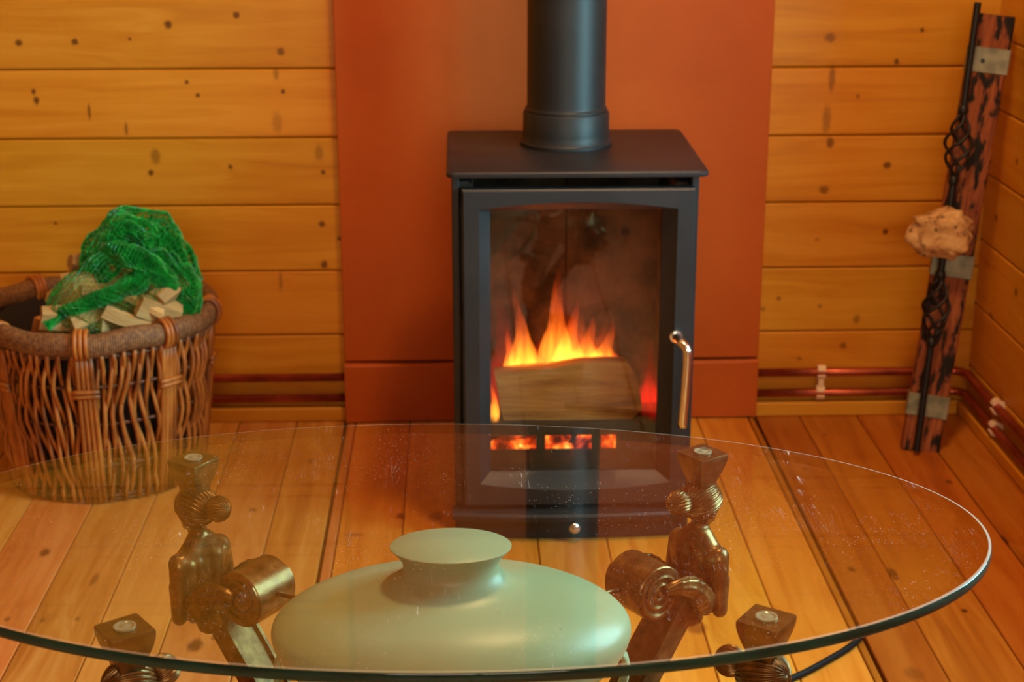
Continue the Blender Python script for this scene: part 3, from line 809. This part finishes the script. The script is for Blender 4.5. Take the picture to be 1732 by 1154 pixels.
for v_ in me_bust.vertices:
    c_ = v_.co
    if c_.x < -.004 and .258 < c_.z < .338:
        c_.x += .0042*math.exp(-(c_.y/.0052)**2)*min(1, (.338-c_.z)/.014, (c_.z-.258)/.014); me_bust.materials.append(M_BRONZE)

def ridged(c, r, scale, ridges, depth, axis_tilt=0, u=130, v=30, swirl=0):
    """ball with grooves running along meridians about the -x axis (towards the bun)"""
    bm = bmesh.new(); rings = []
    for i in range(1, v):
        th = PI*i/v; row = []
        for k_ in range(u):
            ph = 2*PI*k_/u; g = math.cos(ridges*(ph+swirl*th))
            rr = r*(1 + depth*(1-abs(g))*-1.0*math.sin(th)**.5)
            p = Vector((-math.cos(th)*rr*scale[0], math.sin(th)*math.cos(ph)*rr*scale[1], math.sin(th)*math.sin(ph)*rr*scale[2]))
            p.rotate(Matrix.Rotation(axis_tilt, 3, 'Y')); row.append(p+Vector(c))
        rings.append(row)
    bm_rings(bm, rings)
    return bm
bm = ridged((-.0005, 0, .3815), .0235, (1.08, 1.0, .98), 14, .17, -.25)
for v_ in bm.verts:                      # the face stays clear below the hairline
    if v_.co.x > .010 and v_.co.z < .376: v_.co.x = .010 + (v_.co.x-.010)*.15
me_hair = bpy.data.meshes.new('hair'); bmesh.ops.recalc_face_normals(bm, faces=bm.faces); bm.to_mesh(me_hair); bm.free()
bm = ridged((-.0325, 0, .3850), .0146, (1.0, 1.0, 1.0), 11, .17, .15, swirl=.15)
me_bun = bpy.data.meshes.new('hair_bun'); bmesh.ops.recalc_face_normals(bm, faces=bm.faces); bm.to_mesh(me_bun); bm.free()
for m_ in (me_hair, me_bun):
    m_.materials.append(M_BRONZE)
    for p in m_.polygons: p.use_smooth = True
bm = bmesh.new(); rings = []
for z, s in ((.3985, .0115), (.404, .0122), (.412, .0150), (.421, .0180), (.429, .0198), (.4345, .0201), (.4362, .0196)):
    rings.append(rounded(-s, s, -s, s, .0016, z, 2))
bm_rings(bm, rings); o_ = smooth_by_angle(obj('head_block', bm, M_BLOCK), 40); me_block = o_.data; bpy.data.objects.remove(o_)
bm = bmesh.new(); bm_lathe(bm, [(.0085, .4360), (.0098, .4366), (.0098, .4382), (.0088, .43845), (.0074, .4381), (.0068, .4377), (.0040, .4377), (.0030, .4383), (.0012, .4384)], 32)
o_ = smooth_by_angle(obj('glass_pad', bm, M_PAD), 50); me_pad = o_.data; bpy.data.objects.remove(o_)
# scroll volute
SU, SZC, SR, SL = -.082, .3015, .0310, .0280
bm = bmesh.new()
rings = []
for y_, r_ in ((-SL, SR-.0012), (-SL+.0012, SR), (SL-.0012, SR), (SL, SR-.0012)):
    rings.append([Vector((SU+r_*math.cos(2*PI*i/48), y_, SZC+r_*math.sin(2*PI*i/48))) for i in range(48)])
bm_rings(bm, rings)
for s in (-1, 1):
    pts = []; rad = []
    for i in range(110):
        t_ = i/109; a = PI*.75 + t_*2*PI*2.6; r_ = (SR-.0035)*(1-.86*t_)
        pts.append(Vector((SU+r_*math.cos(a), s*(SL+.0002), SZC+s*0+r_*math.sin(a)))); rad.append(.0030*(1-.35*t_))
    bm_tube(bm, pts, rad, 6)
    bm_sphere(bm, (SU, s*SL, SZC), .0042, u=10, v=8)
o_ = smooth_by_angle(obj('scroll_volute', bm, M_BRONZE), 40); me_scroll = o_.data; bpy.data.objects.remove(o_)
# curling acanthus leaf on each side, from the scroll eye to the hip
def leaf(s):
    bm = bmesh.new()
    path = spline([(SU+.004, s*(SL+.004), SZC+.004), (SU+.018, s*(SL+.0085), SZC+.006), (SU+.036, s*(SL+.009), SZC+.001), (SU+.052, s*(SL+.008), SZC-.014), (SU+.061, s*(SL+.005), SZC-.030), (SU+.062, s*(SL+.002), SZC-.040)], 7)
    m = len(path); rings = []
    for i, p in enumerate(path):
        t_ = i/(m-1); w = .0050 + .0098*math.sin(min(1, t_*1.25)*PI*.5) - .004*max(0, t_-.85)/.15
        tg = (path[min(i+1, m-1)]-path[max(i-1, 0)]).normalized(); side = Vector((0, s, 0)); nn = tg.cross(side).normalized()
        row = []
        for k_ in range(28):
            q = 2*PI*k_/28; rr = w*(1+.10*math.cos(7*q)+.05*math.sin(i*1.9))
            row.append(p + side*math.cos(q)*rr*.75 + nn*math.sin(q)*rr)
        rings.append(row)
    bm_rings(bm, rings)
    o_ = obj('acanthus_leaf', bm, M_BRONZE, smooth=True); me = o_.data; bpy.data.objects.remove(o_); return me
me_leaf = {s: leaf(s) for s in (-1, 1)}
# bracket leg: moulded band that sweeps in under the scroll and out again to the foot
path = spline([(-.028, 0, .275), (-.052, 0, .243), (-.080, 0, .205), (-.107, 0, .165), (-.126, 0, .120), (-.128, 0, .078), (-.108, 0, .042), (-.070, 0, .020), (-.030, 0, .012)], 6)
bm = bmesh.new(); rings = []; m = len(path)
for i, p in enumerate(path):
    tg = (path[min(i+1, m-1)]-path[max(i-1, 0)]).normalized(); side = Vector((0, 1, 0)); nn = side.cross(tg).normalized()
    if nn.x > 0: nn = -nn
    W, H_ = .0245, .011
    sec = [(-W, -H_), (W, -H_), (W, H_*.55), (W-.003, H_), (W-.007, H_), (W-.009, H_*.6), (-W+.009, H_*.6), (-W+.007, H_), (-W+.003, H_), (-W, H_*.55)]
    rings.append([p + side*a + nn*b for a, b in sec])
bm_rings(bm, rings)
for v_ in bm.verts: v_.co.z = max(v_.co.z, 0.0005)
o_ = smooth_by_angle(obj('bracket_leg', bm, M_BRONZE_R), 35); me_leg = o_.data; bpy.data.objects.remove(o_)
bm = bmesh.new(); rings = []
for y_, r_ in ((-.030, .011), (-.0285, .0125), (.0285, .0125), (.030, .011)):
    rings.append([Vector((-.128+r_*math.cos(2*PI*i/28), y_, .166+r_*math.sin(2*PI*i/28))) for i in range(28)])
bm_rings(bm, rings); o_ = smooth_by_angle(obj('lower_scroll', bm, M_BRONZE), 35); me_low = o_.data; bpy.data.objects.remove(o_)
bm = bmesh.new(); bm_tube(bm, [(SU-SR+.004, 0, SZC+.004), (SU-SR-.020, 0, SZC+.006), (-.1805, 0, SZC+.0090)], .0028, 10)
o_ = obj('tie_rod', bm, M_BRONZE, smooth=True); me_rod = o_.data; bpy.data.objects.remove(o_)

proto = None
for sx, sy in ((-1, 1), (1, 1), (-1, -1), (1, -1)):
    loc = Vector((sx*.2755, sy*.1935, 0)); ang = math.atan2(loc.y, loc.x)
    if proto is None:
        f = inst('figure_support', me_bust, table, loc, (0, 0, ang)); proto = f
        f['label'] = 'bronze woman bust with hair bun carrying a block on her head'
        for nm, me in (('hair', me_hair), ('hair_bun', me_bun), ('head_block', me_block), ('glass_pad', me_pad), ('scroll_volute', me_scroll), ('acanthus_leaf', me_leaf[-1]), ('acanthus_leaf', me_leaf[1]), ('bracket_leg', me_leg), ('lower_scroll', me_low), ('tie_rod', me_rod)):
            inst(nm, me, f)
    else:
        f = copy_tree(proto, table); f.location = loc; f.rotation_euler = (0, 0, ang)

# ------------------------------------------------------------------ urn under the glass
UR = .69
urn = tag(empty('urn', (TC.x+.002, TC.y-.003, 0)), 'cream oval urn with flared flat-topped neck under the glass table top', 'urn')
prof = [(0.0005, 0), (.080, 0), (.086, .004), (.084, .018), (.066, .034), (.056, .060), (.056, .10), (.066, .16), (.088, .21), (.118, .252), (.148, .285), (.166, .304), (.1735, .315), (.1770, .3255), (.1775, .333), (.1745, .3410), (.167, .3488), (.154, .3570), (.136, .3645), (.114, .3705), (.092, .3752), (.074, .3795), (.060, .3850), (.0505, .3920), (.0470, .3985), (.0475, .4040), (.0510, .4105), (.0560, .4160), (.0590, .4190), (.0593, .4203), (.0580, .4212), (.0005, .4216)]
zz = spline([Vector((r, 0, z)) for r, z in prof[10:-3]], 4)
prof2 = prof[:10] + [(p.x, p.z) for p in zz] + prof[-3:]
bm = bmesh.new(); bm_lathe(bm, prof2, 96, UR)
ub = smooth_by_angle(obj('urn_body', bm, M_URN, urn), 50)
for s in (-1, 1):
    bm = bmesh.new()
    pth = spline([(s*.160, 0, .312), (s*.172, 0, .296), (s*.172, 0, .272), (s*.158, 0, .240), (s*.130, 0, .210), (s*.090, 0, .190)], 6)
    rings = []; m = len(pth)
    for i, p in enumerate(pth):
        tg = (pth[min(i+1, m-1)]-pth[max(i-1, 0)]).normalized(); side = Vector((0, 1, 0)); nn = side.cross(tg).normalized()
        rings.append([p + side*.011*math.cos(q) + nn*.0042*math.sin(q) for q in [2*PI*k_/14 for k_ in range(14)]])
    bm_rings(bm, rings); obj('urn_handle', bm, M_URN, urn, True)

# ------------------------------------------------------------------ cable on the floor
pc = [at_z(x, y, .0045) for x, y in ((1180, 1180), (1270, 1172), (1350, 1143), (1400, 1117), (1435, 1096), (1453, 1080))]
pts = spline([Vector((.20, 1.84, .0045))] + pc[1:] + [Vector((pc[-1].x+.004, pc[-1].y+.012, -.004))], 8)
tag(tube('power_cable', pts, .0046, M_CORD, n=10), 'black power cable lying on the floor beside the table, right side', 'cable')

# ------------------------------------------------------------------ wicker basket
BC = Vector((-.622, 2.722, 0)); RB, RT, ZR, RM = .158, .192, .288, .0195
basket = tag(empty('log_basket', BC), 'round wicker log basket with a thick wrapped rim by the wall', 'basket')
def brad(z): return RB + (RT-RB)*min(1, max(0, z/ZR))**.8
bm = bmesh.new(); rings = []
for i in range(96):
    a = 2*PI*i/96; c = Vector((math.cos(a), math.sin(a), 0)); wob = .0025*math.sin(a*5)+.002*math.sin(a*11+1)
    rings.append([c*(RT+RM*math.cos(q)*.80) + Vector((0, 0, ZR+wob+RM*math.sin(q))) for q in [2*PI*k_/14 for k_ in range(14)]])
bm_rings(bm, rings+[rings[0]], True, False); bmesh.ops.remove_doubles(bm, verts=bm.verts, dist=1e-6)
obj('rim', bm, M_RIM, basket, True)
rows = [.004, .070, .145, .212, ZR-.016]
random.seed(5)
WRAPS = [math.radians(q) for q in (-90+5, -90+47, -90+88, -90+133, -90+180, -90+225, -90+272, -90-42)]
# upright rods weave in and out of the hoops
NR = 128
for i in range(NR):
    a = 2*PI*i/NR + random.uniform(-.012, .012); ph = i % 2; sl = random.uniform(-.03, .03)+.05*math.sin(a*3)
    pts = []
    for j in range(len(rows)*4-3):
        z = rows[j//4] + ((rows[min(j//4+1, len(rows)-1)]-rows[j//4])*(j % 4)/4); u_ = j/4
        r_ = brad(z) + .0065*math.cos(PI*(u_+ph)) - .001
        aa = a + .10*noise.noise(Vector((math.cos(a)*2.2, math.sin(a)*2.2, z*9))) + (.012 if ph else -.012)*math.cos(PI*u_*.5) + random.uniform(-.003, .003)
        pts.append(Vector((r_*math.cos(aa), r_*math.sin(aa), z)))
    bm = bmesh.new(); bm_tube(bm, pts, [random.uniform(.0032, .0042)]*len(pts), 6)
    obj('upright_rod', bm, M_WICKER, basket, True)
# hoops
for z in rows:
    for dz in (0,) if .01 < z < .25 else ((0, .007) if z < .01 else (0, -.007)):
        bm = bmesh.new(); pts = [Vector((brad(z)*math.cos(2*PI*k_/80), brad(z)*math.sin(2*PI*k_/80), max(.0042, z+dz))) for k_ in range(81)]
        bm_tube(bm, pts, .0030, 6); obj('hoop', bm, M_WICKER_D, basket, True)
# near-black sheet behind the rods, painting the shade inside the basket
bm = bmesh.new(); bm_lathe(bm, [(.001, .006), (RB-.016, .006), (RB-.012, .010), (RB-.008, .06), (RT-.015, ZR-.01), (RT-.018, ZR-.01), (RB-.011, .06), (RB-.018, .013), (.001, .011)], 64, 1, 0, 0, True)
obj('shade_backing', bm, simple('basket_shade', (.016, .007, .004), .95), basket, True)
# bindings over the rim, corner posts below them
for a in WRAPS:
    post = bmesh.new()
    for k_, da in enumerate((-.075, -.025, .025, .075)):
        pts = [Vector((( brad(z)+.006)*math.cos(a+da*(1-.3*z/ZR)), (brad(z)+.006)*math.sin(a+da*(1-.3*z/ZR)), z)) for z in (.004, .06, .12, .18, .24, ZR-.02)]
        bm = bmesh.new(); bm_tube(bm, pts, .0046, 6); obj('corner_rod', bm, M_WICKER, basket, True)
    post.free()
    for z in (.200, .208):
        bm = bmesh.new(); pts = [Vector(((brad(z)+.0125)*math.cos(a+q), (brad(z)+.0125)*math.sin(a+q), z)) for q in (-.11, -.06, 0, .06, .11)]
        bm_tube(bm, pts, .0040, 6); obj('corner_tie', bm, M_WICKER, basket, True)
    for da in (-.046, -.008, .034):
        c = Vector((math.cos(a+da), math.sin(a+da), 0)); pts = []
        for q in [math.radians(qq) for qq in (-100, -70, -30, 10, 50, 90, 130, 170, 210, 240)]:
            pts.append(c*(RT+(RM*.80+.0034)*math.cos(q)) + Vector((0, 0, ZR+(RM+.0034)*math.sin(q))))
        pts.insert(0, Vector(((brad(.235)+.006)*math.cos(a+da*.6), (brad(.235)+.006)*math.sin(a+da*.6), .238)))
        bm = bmesh.new(); bm_tube(bm, spline(pts, 3), .0042, 6); obj('rim_binding', bm, M_WICKER, basket, True)

# ------------------------------------------------------------------ kindling and net sack in the basket
random.seed(13)
def billet(name, c, L, w, h, rot, mat, seed):
    bm = bmesh.new(); n = 7; rings = []
    sec = [(-.5, -.45), (.0, -.55), (.5, -.35), (.45, .15), (.1, .5), (-.35, .35)]
    for i in range(n+1):
        t_ = i/n-.5; row = []
        for a, b in sec:
            p = Vector((t_*L, a*w, b*h)); nn = noise.noise_vector(Vector((p.x*18+seed*5, p.y*50, p.z*50))); row.append(p+nn*.005)
        rings.append(row)
    bm_rings(bm, rings)
    o = smooth_by_angle(obj(name, bm, mat), 25); o.location = c; o.rotation_euler = rot
    return o
BIL = [ # px, py, Y, length, w, h, rotations, label
    (152, 474, 2.640, .090, .036, .028, (.25, -.10, .10), 'orange split log lying highest on the left of the pile'),
    (150, 443, 2.690, .060, .030, .028, (.9, .15, .5), 'small yellowish split log at the top left of the pile'),
    (112, 500, 2.625, .060, .036, .034, (.3, -.5, -.3), 'short pale split log under the orange one, far left'),
    (172, 503, 2.625, .075, .034, .034, (.6, .25, .5), 'pale split log below the orange log, mid pile'),
    (105, 534, 2.590, .065, .036, .036, (.3, .15, .3), 'pale yellow log end just behind the front rim, leftmost'),
    (146, 540, 2.590, .060, .040, .036, (.7, -.2, .7), 'broken pale log end beside the central rim binding'),
    (238, 510, 2.600, .085, .022, .014, (.2, .50, -.1), 'thin pale stick slanting down at the front of the pile'),
    (222, 540, 2.592, .090, .024, .018, (.2, .42, .15), 'lower thin stick slanting down behind the front rim'),
    (195, 535, 2.615, .070, .040, .034, (.4, .1, .8), 'dark shaded log piece under the two slanting sticks'),
    (285, 492, 2.630, .060, .038, .036, (.8, -.4, .9), 'pale log end showing through the net at the right'),
    (268, 520, 2.615, .075, .040, .036, (.4, .4, .6), 'split log low on the right beneath the net'),
    (235, 478, 2.665, .110, .045, .042, (.1, .2, .4), 'split log beneath the bunched green net'),
]
for i, (x, y, Y, Ln, w, h_, rot, lab) in enumerate(BIL):
    o = billet('split_log', at_y(x, y, Y), Ln, w, h_, rot, M_SPLIT, i)
    tag(o, lab, 'log', 'split logs in the basket')
o = billet('split_log', Vector((-.722, 2.685, .150)), .27, .07, .055, (0, -1.35, .3), M_LOG, 31); tag(o, 'brown log lying at the far left inside the basket', 'log', 'split logs in the basket')
sack = tag(empty('net_sack', at_y(205, 530, 2.66)), 'bright green net sack bunched over the split logs in the basket', 'net sack')
def net_tube(name, path, rads, nu, seed, amp=.25, strand=.0011, twist=.6, squash=1.0):
    """netting: diamond mesh of strands on a crumpled sleeve"""
    path = spline(path, 8); m = len(path); rr = spline([Vector((r_, 0, 0)) for r_ in rads], max(1, 8*(1)))
    bm = bmesh.new(); grid = []
    t0 = (path[1]-path[0]).normalized(); u = t0.orthogonal().normalized()
    for i, p in enumerate(path):
        tg = (path[min(i+1, m-1)]-path[max(i-1, 0)]).normalized(); u = (u-tg*u.dot(tg)).normalized(); w = tg.cross(u)
        R_ = rr[min(len(rr)-1, int(i/(m-1)*(len(rr)-1)))].x; row = []
        for k_ in range(nu):
            q = 2*PI*(k_+.5*(i % 2))/nu + twist*i/m
            nz = noise.noise(Vector((math.cos(q)*1.6+seed, math.sin(q)*1.6, i*.16)))+.5*noise.noise(Vector((math.cos(q)*4+seed, math.sin(q)*4, i*.4)))
            row.append(bm.verts.new(p + (u*math.cos(q)+w*math.sin(q)*squash)*R_*(1+amp*nz)))
        grid.append(row)
    for i in range(m-1):
        for k_ in range(nu):
            j = (k_+1) % nu
            if i % 2 == 0: bm.faces.new((grid[i][k_], grid[i][j], grid[i+1][k_])); bm.faces.new((grid[i][j], grid[i+1][j], grid[i+1][k_]))
            else: bm.faces.new((grid[i][k_], grid[i][j], grid[i+1][j])); bm.faces.new((grid[i][k_], grid[i+1][j], grid[i+1][k_]))
    me = bpy.data.meshes.new('x'); bm.to_mesh(me); bm.free()
    o = bpy.data.objects.new('x', me); COL.objects.link(o)
    wf = o.modifiers.new('w', 'WIREFRAME'); wf.thickness = strand*2; wf.use_even_offset = False
    dgr = bpy.context.evaluated_depsgraph_get(); dgr.update()
    out = bpy.data.meshes.new_from_object(o.evaluated_get(dgr)); bpy.data.objects.remove(o); bpy.data.meshes.remove(me)
    out.materials.append(M_NET)
    oo = obj(name, out, None, None); keep(oo, sack); return oo
A = lambda x, y, Y: at_y(x, y, Y)
# sack wall over the pile
net_tube('sack_wall', [A(90, 560, 2.60), A(120, 530, 2.61), A(170, 505, 2.63), A(225, 490, 2.65), A(270, 490, 2.66), A(310, 505, 2.67)], [.016, .050, .066, .072, .066, .03], 40, 2, .25, .0007, .3, .85)
net_tube('sack_body', [BC+Vector((.01, -.01, .022)), BC+Vector((.015, -.015, .09)), BC+Vector((.025, -.03, .17)), BC+Vector((.03, -.04, .25))], [.07, .11, .115, .10], 40, 33, .2, .0008)
# bunched neck: heavy folded tail over the top
net_tube('bunched_neck', [A(285, 505, 2.68), A(290, 455, 2.69), A(262, 418, 2.70), A(222, 402, 2.69), A(188, 415, 2.67), A(176, 445, 2.65), A(192, 440, 2.63)], [.026, .040, .044, .040, .034, .028, .018], 48, 5, .5, .0016)
net_tube('bunched_neck', [A(290, 500, 2.68), A(285, 450, 2.69), A(255, 415, 2.70), A(222, 405, 2.69), A(192, 420, 2.67)], [.020, .030, .034, .030, .022], 38, 15, .5, .0018)
net_tube('net_fold', [A(180, 425, 2.645), A(215, 432, 2.625), A(250, 448, 2.62), A(278, 470, 2.625), A(295, 490, 2.63)], [.016, .020, .019, .015, .010], 28, 8, .35, .0015)
net_tube('net_fold', [A(245, 455, 2.62), A(232, 478, 2.612), A(195, 495, 2.60), A(150, 512, 2.59), A(105, 532, 2.58), A(78, 548, 2.575)], [.016, .016, .014, .011, .009, .012], 26, 11, .35, .0015)
net_tube('net_fold', [A(300, 455, 2.66), A(315, 480, 2.65), A(318, 510, 2.65), A(300, 540, 2.64)], [.020, .024, .022, .016], 30, 17, .4, .0015)
net_tube('net_fold', [A(222, 395, 2.69), A(226, 384, 2.69), A(231, 375, 2.69)], [.014, .008, .002], 14, 21, .4, .0010)

# ------------------------------------------------------------------ plank and iron sculpture leaning in the corner
pbot = at_z(1556, 764, .0); 
ptop = at_y(1684, 25, 2.835)
axis = (ptop-pbot); Lp = axis.length; az = axis.normalized()
ax_ = Vector((1, -.22, 0)); ax_ = (ax_-az*ax_.dot(az)).normalized(); ay_ = az.cross(ax_)
MP = Matrix((ax_, ay_, az)).transposed().to_4x4(); MP.translation = pbot
sculp = empty('plank_sculpture'); sculp.matrix_world = MP
tag(sculp, 'charred reclaimed plank with black twisted iron rod and pitted stone, leaning in the corner', 'ornament')
def pl(o): o.parent = sculp; return o
W2 = .034
bm = bmesh.new(); rings = []
for i in range(41):
    z = Lp*i/40; w1 = W2*(1+.05*noise.noise(Vector((0, 1, z*22)))); w2 = W2*(1+.05*noise.noise(Vector((3, 1, z*22))))
    rings.append([Vector((-w1, .004, z)), Vector((-w1+.003, 0, z)), Vector((w2-.003, 0, z)), Vector((w2, .004, z)), Vector((w2, .026, z)), Vector((-w1, .026, z))])
bm_rings(bm, rings); pl(obj('plank', bm, M_CHAR))
def loc_on(x, y, dy=0.0):
    """where the sight line meets the plank's front plane, in plank coordinates"""
    r = (_fw + _rt*((x-866)/F_PX) - _up*((y-577)/F_PX)); C0 = Vector((0, 0, CAM_H))
    nrm = ay_; tt = (pbot + ay_*dy - C0).dot(nrm)/r.dot(nrm)
    return MP.inverted() @ (C0 + r*tt)
for (xa, ya, yb, xb) in ((1668, 80, 124, 1.0), (1600, 428, 468, 1.0), (1570, 668, 706, 1.0)):
    a = loc_on(xa, yb); b = loc_on(xa, ya)
    pl(box('tin_band', (-W2-.0022, -.0018, a.z), (W2+.0022, .028, b.z), M_TIN, bevel=.001))
for (x, y) in ((1662, 103),):
    c = loc_on(x, y); bm = bmesh.new(); bmesh.ops.create_cone(bm, cap_ends=True, segments=12, radius1=.004, radius2=.004, depth=.002, matrix=Matrix.Translation((c.x, -.0024, c.z)) @ Matrix.Rotation(PI/2, 4, 'X')); pl(obj('nail_head', bm, M_IRON))
YR = -.019
ra, rb = loc_on(1549, 768, YR), loc_on(1654, 4, YR)
ra.z = max(ra.z, .004)
kn1, kn2 = loc_on(1616, 246, YR), loc_on(1578, 522, YR)
def rod_pt(z): t_ = (z-ra.z)/(rb.z-ra.z); return Vector((ra.x+(rb.x-ra.x)*t_, YR, z))
cage = .058
spans = [(ra.z, kn2.z-cage), (kn2.z+cage, kn1.z-cage), (kn1.z+cage, rb.z)]
for a, b in spans:
    bm = bmesh.new(); bm_tube(bm, [rod_pt(a+(b-a)*i/6) for i in range(7)], .0062, 8)
    pl(smooth_by_angle(obj('iron_rod', bm, M_IRON), 50))
for kc in (kn2, kn1):
    for s in range(4):
        pts = []
        for i in range(25):
            t_ = i/24; z = kc.z-cage + 2*cage*t_; r_ = .0215*math.sin(PI*t_)**1.1 + .002; a = 2*PI*s/4 + t_*2*PI*.9
            pts.append(rod_pt(z) + Vector((r_*math.cos(a), r_*math.sin(a)*.8, 0)))
        bm = bmesh.new(); bm_tube(bm, pts, .0030, 6); pl(obj('basket_strand', bm, M_IRON, smooth=True))
    for e in (-1, 1):
        bm = bmesh.new(); bm_sphere(bm, rod_pt(kc.z+e*(cage+.003)), .0092, (1, 1, 1.25), 12, 8); pl(obj('iron_collar', bm, M_IRON, smooth=True))
for z in (.10, Lp-.06):
    p = rod_pt(z); bm = bmesh.new(); bm_box(bm, (p.x-.004, YR, z-.004), (p.x+.004, .001, z+.004)); pl(obj('rod_bracket', bm, M_IRON))
# pitted stone block clasped to the middle
cs = loc_on(1592, 392, -.03)
bm = bmesh.new(); bmesh.ops.create_icosphere(bm, subdivisions=4, radius=1)
for v in bm.verts:
    d = v.co.normalized(); s = Vector((math.copysign(abs(d.x)**.6, d.x), math.copysign(abs(d.y)**.6, d.y), math.copysign(abs(d.z)**.65, d.z)))
    f_ = 1+.34*noise.noise(d*2.1+Vector((4, 2, 1)))+.11*noise.noise(d*4)+.05*noise.noise(d*12)
    top = .62 + .5*max(-.4, min(1, .55-abs(s.x-.15)*.9)) if s.z > 0 else .85
    v.co = Vector((s.x*.052*f_, s.y*.028*f_, s.z*.036*f_*top/.72))
    v.co += Vector((cs.x, -.030, cs.z))
pl(obj('stone_block', bm, M_STONE, smooth=True))
